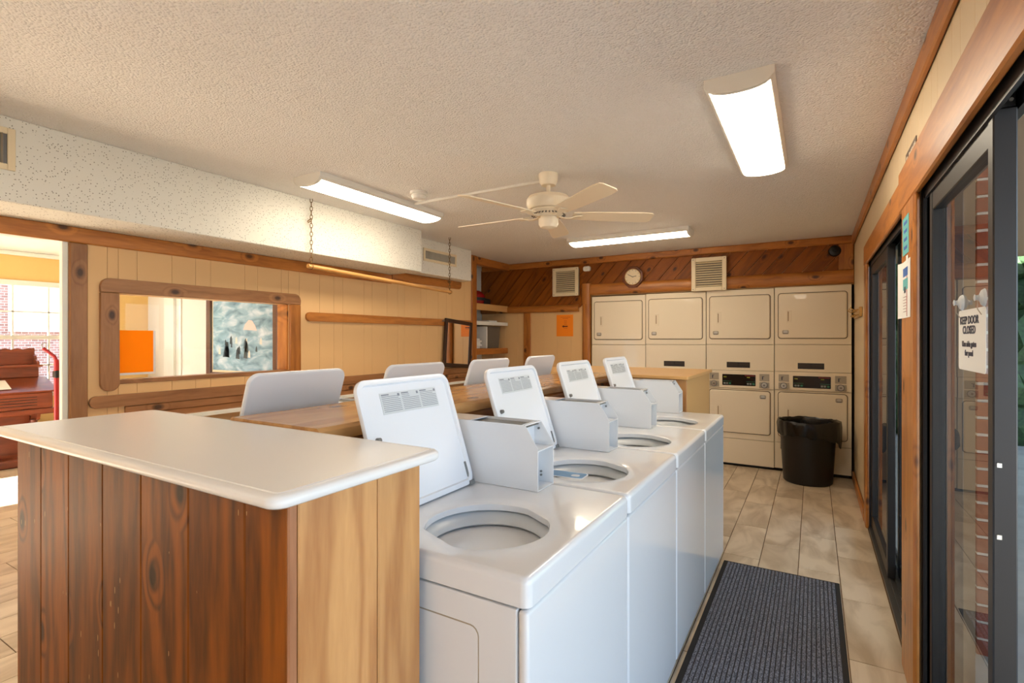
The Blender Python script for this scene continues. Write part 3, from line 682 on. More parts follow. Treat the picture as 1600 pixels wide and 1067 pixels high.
B().box(-1.50, -1.215, .93, 3.49, 0, 1.068).mk('knee_wall', 'ledge_edge', lg)
# far cabinet
fc = thing('end_cabinet', (-1.35, 3.95, 0), 'far tan-topped cabinet with pine plank front beside the last washers', 'cabinet')
B().box(-1.93, -.74, 3.53, 4.38, 0.0, 1.125).mk('carcass', 'tan', fc)
planks(fc, '-y', 3.51, [-1.95, -1.75, -1.55, -1.35, -1.15, -.98, -.80, -.725], 0, 1.125, 'side', mats=['side']*7)
board('side_panel', -.74, -.725, 3.53, 4.38, 0, 1.125, 'tan', fc, 0.002)
B().plate(1.27, .93, .012, [(.003, 1.126), (0, 1.130), (0, 1.146), (.004, 1.150)], Matrix.Translation((-1.345, 3.955, 0)), 3).mk('top', 'tan', fc)

# ------------------------------------------------------------------ washers (local: x=0 back, front at .64; y centred)
WZ, WTOP = 0.857, 0.92
def wall_plane_y(y): return frame_m((0, y, 0), (1, 0, 0), (0, 0, 1))      # plate z points to -y
def make_washer():
    t = thing('washing_machine', (0, 0, 0), '', 'washing machine')
    B().box(0.0, .614, -.318, .318, .025, .853, 0.004, 2).mk('body', 'enamel', t)
    B().box(.616, .640, -.318, .318, .055, .853, 0.009, 3).mk('front_panel', 'enamel', t)
    B().box(.03, .600, -.30, .30, .0, .03).mk('base', 'rubber', t)
    for s in (-1, 1):
        m = frame_m((.30, s*.318, .43), (1 if s < 0 else -1, 0, 0), (0, 0, 1))
        B().plate(.446, .726, .022, [(0, -.001), (0, .0004)], m, 4).mk('groove_shade', 'greyplate', t)  # grey outline plate, the groove's shade put into its colour
        B().plate(.440, .720, .020, [(0, -.001), (0, .0008), (.001, .0012)], m, 4).mk('side_panel', 'enamel', t)
    # top with round opening
    hc = (.395, -.090)
    ANG = [2*pi*i/60 for i in range(60)]
    for (qx, qy) in ((0, -.3205), (.643, -.3205), (0, .3205), (.643, .3205)):
        sx, sy = (1 if qx == 0 else -1), (1 if qy < 0 else -1)
        for k in range(7):
            a = pi/2*k/6; px, py = qx+sx*.02*(1-cos(a)), qy+sy*.02*(1-sin(a)); ANG.append(math.atan2(py-hc[1], px-hc[0]) % (2*pi))
    ANG = sorted(ANG); ANG = [a for i, a in enumerate(ANG) if a-ANG[i-1] > .004 or i == 0]
    def rect(ins, z):
        o = []; x0, x1, y0, y1 = 0+ins, .643-ins, -.3205+ins, .3205-ins
        cx, cy = hc
        for a in ANG:
            dx, dy = cos(a), sin(a)
            k = min(((x1 if dx > 0 else x0)-cx)/dx if abs(dx) > 1e-9 else 9, ((y1 if dy > 0 else y0)-cy)/dy if abs(dy) > 1e-9 else 9)
            x, y = cx+dx*k, cy+dy*k
            # round the corners
            rc = .02-ins*.8
            for (qx, qy, sx, sy) in ((x0, y0, 1, 1), (x1, y0, -1, 1), (x0, y1, 1, -1), (x1, y1, -1, -1)):
                ox, oy = qx+sx*rc, qy+sy*rc
                if (x-ox)*sx < 0 and (y-oy)*sy < 0:
                    d = Vector((x-ox, y-oy)); d.normalize(); x, y = ox+d.x*rc, oy+d.y*rc
            o.append((x, y, z))
        return o
    def hole(r, z):
        o = []
        for a in ANG:
            q = min(1.0, .90/max(.001, cos(a-R(248))), .93/max(.001, cos(a-R(95)))) if True else 1
            q = min([1.0]+[v for v in (.90/cos(a-R(248)) if cos(a-R(248)) > .1 else 9, .95/cos(a-R(60)) if cos(a-R(60)) > .1 else 9)])
            o.append((hc[0]+r*q*cos(a), hc[1]+r*q*sin(a), z))
        return o
    lp = [rect(.012, .857), rect(.0, .860), rect(0, .905), rect(.0015, .912), rect(.006, .918), rect(.012, .9200), rect(.016, .9200), hole(.205, .9200), hole(.185, .9170), hole(.168, .9165), hole(.163, .913), hole(.163, .897), hole(.170, .893)]
    B().loops(lp, False, False).mk('top', 'enamel', t, smooth=40)
    tb = B()
    tb.lathe([(.200, .885), (.190, .893), (.170, .888), (.152, .872), (.148, .862), (.153, .857), (.185, .853), (.20, .852)], (hc[0], hc[1], 0), 48)
    tb.mk('tub_ring', 'plastic_white', t)
    B().lathe([(.190, .86), (.190, .80), (.186, .795), (.186, .70), (.182, .69), (.182, .50), (.172, .475), (.05, .47), (.0001, .47)], (hc[0], hc[1], 0), 40).mk('tub', 'tub', t)
    B().lathe([(.055, .47), (.05, .50), (.035, .56), (.030, .78), (.020, .795), (.0001, .796)], (hc[0], hc[1], 0), 24).mk('agitator', 'plastic_white', t)
    B().lathe([(.1905, .842), (.1875, .846), (.1875, .838), (.1905, .834)], (hc[0], hc[1], 0), 48).mk('seal', 'rubber', t)
    # open lid: built closed (u forward), then swung up
    L_, Wd = .378, .410; ang = R(108.5)
    hm = Matrix.Translation((.168, -.020, .926)) @ Matrix.Rotation(-ang, 4, 'Y')
    m = hm @ Matrix.Translation((L_/2, 0, 0))
    lid = B().plate(L_, Wd, .038, [(.008, .0), (.0015, .002), (0, .006), (0, .014), (.004, .019), (.010, .020)], m, 6, cap0=False)
    # recessed inner face
    lid.plate(L_, Wd, .038, [(.008, .0), (.016, .0), (.020, .0075)], m, 6, cap0=False, cap1=True)
    bmesh.ops.remove_doubles(lid.bm, verts=lid.bm.verts, dist=1e-5)
    lid = lid.mk('lid', 'enamel_soft', t, smooth=40)
    b = B(); b.box(.272, .335, -.120, .130, .0062, .0072); b.move(hm); b.mk('warning_label', 'plastic_white', lid)
    b = B(); rng = random.Random(2)
    for c in range(3):
        y0 = -.114+c*.083
        for k in range(10):
            u = .329-k*.0055
            wdt = .030 if k == 0 else (.074 if k > 2 else rng.uniform(.03, .07))
            hgt = .0015 if k else .0036
            b.box(u-hgt/2, u+hgt/2, y0, y0+wdt, .0055, .0063)
        b.box(.322, .330, y0+.066, y0+.074, .0055, .0063)
    b.move(hm); b.mk('printed_text', 'print', lid)
    b = B()
    for y in (-.165,): b.cyl((.205, y, .008), (.205, y, -.004), .0085, .0065, 14)
    b.move(hm); b.mk('bumper', 'hatch', lid)
    b = B(); b.box(.0, .075, .180, .193, .004, .010, .001).box(.0, .012, .174, .198, -.004, .008, .001); b.move(hm); b.mk('hinge', 'hatch', lid)
    b = B(); b.box(.175, .200, .190, .202, .002, .010, .002); b.move(hm); b.mk('catch', 'steel', lid)
    # coin box: bent sheet housing, open at the sloping front
    x1 = .389; y0, y1 = .205, .318; zt, zs = 1.125, 1.055; th = .003
    prof = [(.0, .921), (x1, .921), (x1, zs), (x1-.046, zt), (.0, zt)]
    cbx = thing_child('coin_box', t)
    for ya, yb in ((y0, y0+th), (y1-th, y1)): B().prism(prof, 'xz', ya, yb).mk('side_plate', 'enamel', cbx)
    for nm, a in (('top_plate', (.0, .13, zt-th, zt)), ('top_plate', (.335, .343, zt-th, zt)), ('back_plate', (.0, .003, .921, zt)), ('shelf_plate', (.318, x1, zs-.010, zs-.007)), ('inner_plate', (.315, .318, .921, zt-.004)), ('floor_plate', (.318, x1, .921, .924))):
        B().box(a[0], a[1], y0+th, y1-th, a[2], a[3]).mk(nm, 'enamel', cbx)
    B().box(.13, .335, y0+th, y1-th, zt-.012, zt-.009).mk('top_hatch', 'hatch', cbx)
    for x_, z in ((.345, .945), (.345, .957), (.336, 1.100)): B().cyl((x_, y1-th, z), (x_, y1-th-.004, z), .004, seg=8).mk('screw', 'hatch', cbx)
    return t
def thing_child(name, parent):
    o = bpy.data.objects.new(name, None); COL.objects.link(o); o.parent = parent; o['_o'] = parent['_o']; return o
proto = make_washer()
XBR, XBL = -1.130, -1.585
rl = ['white washing machine with open lid right behind the near pine cabinet, door-side row',
      'white washing machine with a blue card by its tub opening, door-side row',
      'third white open-lidded washing machine from the near cabinet, door-side row',
      'white washing machine at the far end of the door-side row, beside the tan cabinet']
ll = ['mirror-side washing machine nearest the camera, its blank lid back the largest',
      'second washing machine in the mirror-side row, lid back just beyond the nearest lid',
      'third washing machine in the mirror-side row, lid back before the alcove shelves',
      'farthest washing machine in the mirror-side row, small lid back before the cream back wall']
first = True
for i in range(4):
    for row in (0, 1):
        o = proto if first else copy_tree(proto); first = False
        yc = 1.2115+.6465*i
        if row == 0: o.location = (XBR, yc, 0)
        else: o.location = (XBL, yc, 0); o.rotation_euler = (0, 0, pi)
        o['label'] = (rl, ll)[row][i]; o['group'] = 'coin washers in the door-side row' if row == 0 else 'coin washers in the mirror-side row'
# blue card on the second washer
cd = thing('blue_card', (-.76, 1.70, .9205), 'blue card with white corner logo lying by the second washer tub opening', 'card')
m = Matrix.Translation((-.800, 1.652, .9206)) @ Matrix.Rotation(R(3), 4, 'Z')
B().plate(.24, .075, .012, [(0, 0), (0, .0012)], m, 4).mk('card', 'enamel_soft', cd)
B().plate(.232, .067, .010, [(0, .0012), (0, .0016)], m, 4).mk('card_face', 'blue', cd)
b = B().plate(.05, .006, .002, [(0, 0), (0, .0005)], m @ Matrix.Translation((-.03, 0, .0016)), 2); b.mk('printed_line', 'paper', cd)
b = B().plate(.03, .026, .010, [(0, 0), (0, .0005)], m @ Matrix.Translation((.085, -.006, .0016)), 3); b.mk('corner_emblem', 'enamel_soft', cd)

# ------------------------------------------------------------------ stacked dryers (front plane y = 6.09)
YD = 6.09
def make_dryer():
    x0, x1 = 0.0, .684
    t = thing('stacked_dryer', (0, YD, 0), '', 'dryer')
    m = lambda cx, cz, y=YD: frame_m((cx, y, cz), (1, 0, 0), (0, 0, 1))   # z axis -> -y
    B().box(x0+.001, x1-.001, YD+.022, YD+.70, 0.02, 1.928, 0.003).mk('body', 'almond', t)
    B().box(x0+.02, x1-.02, YD+.04, YD+.68, 0.0, .03).mk('base', 'rubber', t)
    B().box(x0+.001, x1-.001, YD+.004, YD+.025, 1.330, 1.931, 0.006, 2).mk('upper_front', 'almond', t)
    B().box(x0+.001, x1-.001, YD+.004, YD+.025, 1.046, 1.325, 0.004, 2).mk('middle_panel', 'almond', t)
    cp = B().box(x0+.001, x1-.001, YD-.010, YD+.025, .852, 1.043, 0.005, 2).mk('control_panel', 'almond', t)
    B().box(x0+.001, x1-.001, YD+.004, YD+.025, .298, .848, 0.004, 2).mk('lower_front', 'almond', t)
    B().box(x0+.001, x1-.001, YD+.006, YD+.025, .022, .294, 0.004, 2).mk('kick_panel', 'almond', t)
    def doorp(cx, cz, w_, h_, hx, hz, bx, bz, nm):
        B().plate(w_+.014, h_+.014, .032, [(0, -.004), (0, -.0035)], m(cx, cz), 5).mk('door_gap', 'almond_gap', t)
        d = B().plate(w_, h_, .026, [(0, -.006), (0, .004), (.004, .010), (.010, .0115)], m(cx, cz), 6).mk('door', 'almond', t, smooth=50)
        b = B().plate(.048, .135, .006, [(0, .0105), (0, .0135), (.003, .0145), (.009, .0145), (.012, .004)], m(hx, hz), 3, cap0=False)
        b.mk('door_handle', 'almond', d)
        b = B().plate(.012, .10, .004, [(0, .004), (0, .012)], m(hx-.006, hz), 3); b.mk('recess_shade', 'handle_shade', d)  # darker strip: shade inside the handle recess put into its colour
        b = B().plate(.062, .042, .012, [(0, .011), (0, .0125)], m(bx, bz), 4); b.mk('badge', 'greyplate', d)
        b = B()
        b.plate(.036, .024, .010, [(0, .0125), (0, .0132)], m(bx, bz+.004), 4); b.mk('badge_disc', 'steel', d)
        b = B(); b.box(bx-.022, bx+.022, YD-.0135, YD-.0125, bz-.017, bz-.012); b.mk('badge_line', 'print_dark', d)
    doorp(.341, 1.628, .607, .468, .135, 1.623, .103, 1.458, 'u')
    doorp(.341, .595, .607, .462, .135, .597, .577, .768, 'l')
    b = B().box(.215, .450, YD+.0022, YD+.0042, 1.076, 1.137); lb = b.mk('model_label', 'label_dark', t)
    b = B()
    for k in range(3): b.box(.222, .325, YD+.0012, YD+.0022, 1.123-k*.013, 1.125-k*.013)
    for k in range(2): b.box(.345, .440, YD+.0012, YD+.0022, 1.120-k*.013, 1.122-k*.013)
    b.mk('label_print', 'sign_brown', lb)
    b = B().plate(.335, .122, .006, [(0, .0), (0, .0115), (.002, .0125)], m(.339, .942), 3); dp = b.mk('display', 'display', cp)
    for sx in (.175, .410):
        b = B()
        for k in range(2): b.box(sx+.010+k*.026, sx+.030+k*.026, YD-.0140, YD-.0124, .893, .912, 0.001)
        b.mk('button', 'button', cp)
        b = B().box(sx+.064, sx+.086, YD-.0140, YD-.0124, .893, .912, 0.001); b.mk('button', 'green', cp)
        b = B().box(sx+.010, sx+.040, YD-.0135, YD-.0124, .968, .978); b.mk('button', 'yellowprint', cp)
        b = B().box(sx+.004, sx+.092, YD-.0130, YD-.0124, .925, .928); b.mk('display_line', 'green', cp)
    b = B().box(.40, .500, YD-.0135, YD-.0124, .985, .997); b.mk('display_strip', 'redprint', cp)
    for sx in (.087, .591):
        b = B().plate(.096, .078, .003, [(0, .009), (0, .0112)], m(sx, .976), 2); b.mk('coin_plate', 'greyplate', cp)
        b = B().box(sx-.022, sx-.012, YD-.0125, YD-.011, .955, .990).box(sx-.022, sx+.0, YD-.0125, YD-.011, .985, .990); b.mk('coin_arrow', 'print_dark', cp)
        b = B().box(sx-.048, sx+.048, YD-.022, YD-.009, .865, .928, 0.003, 2); b.mk('coin_slide', 'greyplate', cp)
        B().cyl((sx, YD-.0215, .897), (sx, YD-.0235, .897), .034, .034, 20).mk('knob_ring', 'hatch', cp)
        b = B()
        c = (sx, 0, .897)
        for (r0, r1, ya, yb) in ((.026, .026, -.022, -.036), (.021, .019, -.036, -.044)):
            b.cyl((sx, YD+ya, .897), (sx, YD+yb, .897), r0, r1, 20)
        b.mk('coin_knob', 'steel', cp)
        b = B()
        b.cyl((sx, YD-.0438, .897), (sx, YD-.046, .897), .009, .007, 14); b.mk('lock_core', 'hatch', cp)
    return t
dry = make_dryer()
dl = ['almond stacked dryer at the left end, mostly behind the tan-topped cabinet',
      'almond stacked dryer second from the left, its lower half behind the tan cabinet',
      'almond stacked dryer third from the left, controls just right of the tan cabinet',
      'almond stacked dryer at the right end behind the black trash bin, reflecting the light']
for i in range(4):
    o = dry if i == 0 else copy_tree(dry)
    o.location = (-2.418+.6875*i, YD, (-.010, -.004, 0.0, 0.004)[i]+.006); o['label'] = dl[i]; o['group'] = 'stacked dryers along the back wall'

# ------------------------------------------------------------------ trash bin
tb = thing('trash_bin', (-.05, 5.80, 0), 'black round trash bin with bag folded over its rim before the right-end dryer', 'trash bin')
B().lathe([(.0001, 0), (.200, 0), (.212, .012), (.214, .05), (.245, .56), (.252, .565), (.252, .58), (.240, .58), (.236, .56), (.205, .05), (.0001, .045)], (-.05, 5.80, 0), 40).mk('bin_body', 'black', tb)
seg = 72; rng = random.Random(7); lp = []
ph = [rng.uniform(0, 6.28) for _ in range(5)]
def wob(a, k): return .5*sin(5*a+ph[0]+k)+.35*sin(11*a+ph[1]-k*2)+.25*sin(19*a+ph[2]+k*3)+.15*sin(31*a+ph[3])
for (r, z, am, az) in ((.225, .30, .010, .0), (.232, .50, .006, .0), (.238, .585, .004, .004), (.250, .602, .004, .006), (.262, .590, .005, .006), (.266, .55, .010, .006), (.263, .50, .010, .012), (.262, .465, .012, .02)):
    row = []
    for i in range(seg):
        a = 2*pi*i/seg; q = wob(a, z*6)
        ex = max(0, cos(a-R(-10)))**6                      # the knotted corner on the right hangs lower
        row.append((-.05+(r+am*q+(.022*ex if r > .255 else 0))*cos(a), 5.80+(r+am*q+(.02*ex if r > .255 else 0))*sin(a)*0.985, z+az*q-(.10*ex if z < .52 and r > .25 else 0)+(.02*ex if r > .24 and z > .55 else 0)))
    lp.append(row)
B().loops(lp, False, False).mk('bin_bag', 'bag', tb, smooth=60)

# ------------------------------------------------------------------ floor mat
mt_ = thing('floor_mat', (-.18, 2.4, 0), 'dark grey ribbed runner mat with black rubber border along the washers', 'mat')
B().box(-.485, .128, .9, 3.457, 0.0005, .006, .002).mk('mat_backing', 'carpet_edge', mt_)
b = B(); n = 30; xa_, xb_ = -.462, .106
for i in range(n):
    x = xa_+(xb_-xa_)*(i+.5)/n; q = (xb_-xa_)/n
    b.loops([[(x-q*.42, y, .006), (x-q*.30, y, .010), (x+q*.30, y, .010), (x+q*.42, y, .006)] for y in (.925, 3.435)])
b.mk('ribs', 'mat', mt_, kind='stuff')

# ------------------------------------------------------------------ ceiling fan
FX, FY = -1.43, 2.877
fn = thing('ceiling_fan', (FX, FY, ZC), 'cream five-blade ceiling fan hanging above the washers', 'ceiling fan')
B().lathe([(.0001, ZC), (.062, ZC), (.062, ZC-.012), (.056, ZC-.055), (.044, ZC-.072), (.0001, ZC-.072)], (FX, FY, 0), 32).mk('canopy', 'fan', fn)
B().cyl((FX, FY, ZC-.07), (FX, FY, 2.30), .013).mk('downrod', 'fan', fn)
B().lathe([(.0001, 2.305), (.05, 2.305), (.125, 2.285), (.138, 2.265), (.138, 2.235), (.125, 2.205), (.10, 2.198), (.0001, 2.198)], (FX, FY, 0), 40).mk('motor_housing', 'fan', fn)
B().lathe([(.112, 2.20), (.112, 2.193), (.072, 2.162), (.0001, 2.161)], (FX, FY, 0), 40).mk('vent_ring', 'fan', fn)
b = B()
for i in range(30):
    a = 2*pi*i/30
    mtx = Matrix.Translation((FX, FY, 2.1785)) @ Matrix.Rotation(a, 4, 'Z') @ Matrix.Translation((.0935, 0, 0)) @ Matrix.Rotation(R(-52), 4, 'Y')
    b.box(-.002, .002, -.0045, .0045, -.017, .017, mtx=mtx)
b.mk('vent_slots', 'vent_grey', fn, kind='stuff')
B().lathe([(.0001, 2.163), (.052, 2.163), (.052, 2.150), (.062, 2.148), (.062, 2.115), (.050, 2.095), (.030, 2.088), (.0001, 2.086)], (FX, FY, 0), 32).mk('switch_housing', 'fan', fn)
for i in range(5):
    a = R(36+72*i)
    mz = Matrix.Translation((FX, FY, 2.168)) @ Matrix.Rotation(a, 4, 'Z')
    br = B(); pts = [(.05, 0, .0), (.10, 0, -.012), (.14, 0, -.012), (.17, 0, -.002), (.21, 0, .0)]
    lp = []
    for k, p in enumerate(pts):
        wd = (.012, .011, .014, .024, .030)[k]
        lp.append([(p[0], -wd, p[2]-.004), (p[0], wd, p[2]-.004), (p[0], wd, p[2]+.003), (p[0], -wd, p[2]+.003)])
    br.loops(lp); br.move(mz); br.mk('blade_bracket', 'fan', fn)
    bl = B(); tilt = Matrix.Rotation(R(-13), 4, 'X')
    out = [(.155, -.046), (.30, -.056), (.60, -.064), (.655, -.058), (.668, -.04), (.668, .04), (.655, .058), (.60, .064), (.30, .056), (.155, .046)]
    bl.loops([[(x, y, .002) for x, y in out], [(x, y, .008) for x, y in out]]); bl.move(mz @ tilt); bl.mk('blade', 'fan', fn)
# surface conduit and detector on the ceiling
tag(B().box(-2.60, -1.49, 2.955, 2.975, ZC-.018, ZC, .003).mk('wire_raceway', 'white', loc=(-2.0, 2.965, ZC)), 'thin white wire raceway on the ceiling running from light to fan', 'raceway')
sd = thing('smoke_detector', (-2.39, 2.766, ZC), 'round white smoke detector on the ceiling beside the light by the soffit', 'smoke detector')
B().lathe([(.0001, ZC), (.060, ZC), (.060, ZC-.018), (.056, ZC-.020), (.0001, ZC-.020)], (-2.39, 2.766, 0), 28).mk('mounting_plate', 'white', sd)
B().lathe([(.050, ZC-.020), (.052, ZC-.032), (.044, ZC-.050), (.030, ZC-.056), (.0001, ZC-.056)], (-2.39, 2.766, 0), 28, True).mk('detector_body', 'white', sd)
sd2 = thing('alarm_box', (-2.486, YB, 2.29), 'small white rounded alarm on the diagonal boards beside the left louvred vent', 'alarm')
B().plate(.10, .066, .025, [(0, 0), (0, .020), (.006, .028), (.02, .030)], frame_m((-2.488, YB-.002, 2.290), (1, 0, 0), (0, 0, 1)), 6).mk('alarm_cover', 'white', sd2)
B().plate(.03, .012, .005, [(0, .03), (0, .031)], frame_m((-2.488, YB-.002, 2.288), (1, 0, 0), (0, 0, 1)), 3).mk('sensor_slot', 'vent', sd2)

# ------------------------------------------------------------------ louvred vents
def louvre(x0, x1, z0, z1, label):
    c = ((x0+x1)/2, YB, (z0+z1)/2); yv = YB-.078
    t = thing('louvred_vent', c, label, 'vent', 'louvred vents above the dryers')
    w_ = .045; b = B()
    b.box(x0, x0+w_, yv, yv+.03, z0, z1, .003).box(x1-w_, x1, yv, yv+.03, z0, z1, .003).box(x0+w_, x1-w_, yv, yv+.03, z1-w_, z1, .003).box(x0+w_, x1-w_, yv, yv+.03, z0, z0+w_, .003)
    b.mk('vent_frame', 'vent', t)
    B().box(x0+.01, x1-.01, yv+.028, YB-.002, z0+.01, z1-.01).mk('backing', 'vent_grey', t)
    n = 11; h = (z1-z0-2*w_)/n
    src = None
    for i in range(n):
        z = z0+w_+h*(i+.5)
        m = Matrix.Translation(((x0+x1)/2, yv+.014, z)) @ Matrix.Rotation(R(38), 4, 'X')
        b = B().box(-(x1-x0)/2+w_, (x1-x0)/2-w_, -.012, .012, -.0015, .0015, mtx=m)
        b.mk('slat', 'vent', t)
    b = B()
    for sx in (x0+.02, x1-.02):
        for sz in (z0+.02, z1-.02): b.cyl((sx, yv+.001, sz), (sx, yv-.002, sz), .005, seg=10)
    b.mk('screw', 'vent_grey', t)
louvre(-2.945, -2.585, 1.95, 2.315, 'cream louvred wall vent to the left of the clock')
louvre(-1.195, -.825, 1.935, 2.31, 'cream louvred wall vent to the right of the clock')

# ------------------------------------------------------------------ wall clock
ck = thing('wall_clock', (-1.88, YB, 2.145), 'octagonal dark-wood wall clock with cream face between the two vents', 'clock')
mk_ = frame_m((-1.88, YB-.042, 2.145), (1, 0, 0), (0, 0, 1))
def ngon(r, n, a0=0): return [(r*cos(a0+2*pi*i/n), r*sin(a0+2*pi*i/n)) for i in range(n)]
def stack(b, prof, n, mtx, a0=0, c0=True, c1=True):
    return b.loops([[tuple(mtx @ Vector((x, y, z))) for x, y in ngon(r, n, a0)] for r, z in prof], c0, c1)
stack(B(), [(.137, 0), (.137, .012), (.128, .020), (.112, .022), (.104, .016)], 8, mk_, pi/8, True, True).mk('octagonal_case', 'clock_wood', ck, smooth=20)
stack(B(), [(.094, .018), (.094, .0185)], 40, mk_).mk('clock_face', 'clock_face', ck)
stack(B(), [(.100, .016), (.100, .024), (.096, .026), (.093, .024), (.093, .018)], 40, mk_, 0, False, False).mk('brass_bezel', 'gold', ck)
b = B()
for i in range(12):
    a = 2*pi*i/12; m = mk_ @ Matrix.Rotation(a, 4, 'Z') @ Matrix.Translation((0, .080, .019))
    b.box(-.0018, .0018, -.007, .007, 0, .0006, mtx=m)
b.mk('hour_marks', 'print_dark', ck, kind='stuff')
for nm, ln, a in (('hour_hand', .045, R(-78)), ('minute_hand', .068, R(62))):
    B().box(-.003, .003, -.008, ln, .0195, .0205, mtx=mk_ @ Matrix.Rotation(a, 4, 'Z')).mk(nm, 'black', ck)
# round black speaker on the back wall
sp = thing('wall_speaker', (.217, YB, 2.298), 'small round black speaker high in the right back corner', 'speaker')
mm = frame_m((.185, YB-.001, 2.285), (1, 0, 0), (0, 0, 1))
stack(B(), [(.055, 0), (.055, .02), (.048, .036), (.030, .044), (.012, .045)], 28, mm).mk('speaker_shell', 'black', sp)
stack(B(), [(.018, .044), (.015, .052), (.004, .053)], 20, mm).mk('speaker_cone', 'rubber', sp)
# orange poster on the back wall
op = thing('orange_poster', (-2.81, YB, 1.43), 'orange paper poster with a black arrow pointing left on the cream back wall', 'poster')
PY = YB+.0135
board('sheet', -2.928, -2.69, PY-.002, PY, 1.430, 1.713, 'orange', op, 0)
mp_ = lambda x, z: frame_m((x, PY-.0022, z), (1, 0, 0), (0, 0, 1))
for (z, wd) in ((1.680, .14), (1.662, .08), (1.630, .045), (1.608, .04), (1.588, .045), (1.535, .06)):
    B().box(-2.80-wd/2, -2.80+wd/2, PY-.0026, PY-.002, z-.003, z+.003).mk('printed_line', 'orange_deep', op)
B().loops([[tuple(mp_(-2.805, 1.560) @ Vector((x*1.25, y*1.25, z))) for x, y in ((-.035, 0), (-.015, .013), (-.015, .006), (.03, .006), (.03, -.006), (-.015, -.006), (-.015, -.013))] for z in (0, .0006)]).mk('arrow', 'arrow', op)
# soffit vents
def soffit_vent(x, y0, y1, z0, z1, label, nsl):
    t = thing('air_vent', (x, (y0+y1)/2, (z0+z1)/2), label, 'vent'); w_ = .028; b = B()
    b.box(x, x+.010, y0, y0+w_, z0, z1, .002).box(x, x+.010, y1-w_, y1, z0, z1, .002).box(x, x+.010, y0+w_, y1-w_, z1-w_, z1, .002).box(x, x+.010, y0+w_, y1-w_, z0, z0+w_, .002)
    b.mk('vent_frame', 'vent', t)
    B().box(x, x+.002, y0+w_, y1-w_, z0+w_, z1-w_).mk('backing', 'hatch', t)
    for i in range(nsl):
        y = y0+w_+(y1-y0-2*w_)*(i+.5)/nsl
        m = Matrix.Translation((x+.007, y, (z0+z1)/2)) @ Matrix.Rotation(R(35), 4, 'Z')
        B().box(-.005, .005, -.0008, .0008, -(z1-z0)/2+w_, (z1-z0)/2-w_, mtx=m).mk('slat', 'greyplate', t)
soffit_vent(-3.219, .52, .883, 2.18, 2.375, 'cream-framed air vent on the long soffit at the left edge', 8)
soffit_vent(-3.449, 4.06, 4.62, 2.20, 2.335, 'grey louvred air vent on the short set-back soffit', 22)

# ------------------------------------------------------------------ hanging rod on chains
rod = thing('hanging_rod', (-3.19, 3.35, 1.93), 'long wooden dowel rod hung on two chains below the soffit', 'hanging rod')
Z0_, Z1_ = 1.932, 1.874; ya_, yb_ = 2.47, 4.19; XRD = -3.19
B().cyl((XRD, ya_, Z0_), (XRD, yb_, Z1_), .017, seg=18).mk('dowel', 'dowel', rod)
link = None
def chain(y, z0, z1):
    global link
    n = int((z1-z0)/.030); e = []
    for i in range(n+1):
        z = z0+(z1-z0)*i/n
        if link is None:
            pts = [(.009*cos(a), 0, .019*sin(a)) for a in [2*pi*k/12 for k in range(12)]]
            link = B().tube(pts, .0026, 6, True); me = bpy.data.meshes.new('chain_link')
            link.bm.normal_update(); link.bm.to_mesh(me); link.bm.free(); me.materials.append(M['chain']); link = me
        o = bpy.data.objects.new('chain_link', link); COL.objects.link(o); o.parent = rod
        o.location = Vector((XRD, y, z))-Vector(rod['_o']); o.rotation_euler = (0, 0, R(45) if i % 2 else R(-45))
chain(2.50, Z0_+.02, ZC-.01); chain(4.165, Z1_+.02, ZC-.01)
for y, z in ((2.50, Z0_), (4.165, Z1_)):
    pts = [(XRD+.021*cos(a), y, z+.021*sin(a)) for a in [2*pi*k/16 for k in range(16)]]
    B().tube(pts, .002, 6, True).mk('chain_loop', 'chain', rod)
B().tube([(XRD+.004, 2.497, 2.285), (XRD+.012, 2.475, 2.27), (XRD+.012, 2.458, 2.255), (XRD+.010, 2.465, 2.248), (XRD+.004, 2.49, 2.262)], .004, 6).mk('snap_hook', 'chain', rod)

# ------------------------------------------------------------------ left wall rails, shelf, mirror
r1 = round_board(1.31, 5.15, .990, 1.062, XL+.0005, XL+.026, 'dull_yx', None, name='wall_rail', rtl=.034, rbl=.034)
tag(r1, 'long low wooden wall rail with round end, under the interior window and mirror', 'wall rail')
r2 = round_board(2.78, 5.15, 1.545, 1.620, XL+.0005, XL+.026, 'trim_yx', None, name='wall_rail', rtl=.036, rbl=.036)
tag(r2, 'upper wooden wall rail with round end, running from the interior window to the mirror', 'wall rail')
sh = thing('folding_shelf', (-3.49, 3.3, .93), 'long wooden wall counter with white front edge below the low rail', 'counter')
board('shelf_board', XL+.0005, -3.36, 1.49, 5.15, .905, .935, 'dull_yx', sh)
board('back_board', XL+.0005, XL+.02, 1.49, 5.15, .937, .988, 'dull_yx', sh)
board('edge_strip', -3.36, -3.352, 1.49, 5.15, .905, .932, 'white_trim', sh, .001)
for y in (1.55, 2.7, 3.9, 5.05):
    B().prism([(XL+.001, .55), (XL+.03, .55), (-3.40, .88), (-3.40, .903), (XL+.001, .903)], 'xz', y-.018, y+.018).mk('bracket', 'trim_yx', sh)
mr = thing('wall_mirror', (XL, 4.86, 1.06), 'tall mirror in a dark brown frame hanging from the upper rail beside the shelves', 'mirror')
def mp2(y, z, d=0): return (XL+.030+d+(1.615-z)*.0-.0, y, z)
my0, my1, mz0, mz1 = 4.585, 5.115, 1.062, 1.615; mw = .045
mm = Matrix.Translation((XL+.030, 0, 0)) @ Matrix.Translation((0, 4.85, 1.34)) @ Matrix.Rotation(R(-4.5), 4, 'X') @ Matrix.Translation((0, -4.85, -1.34))
b = B()
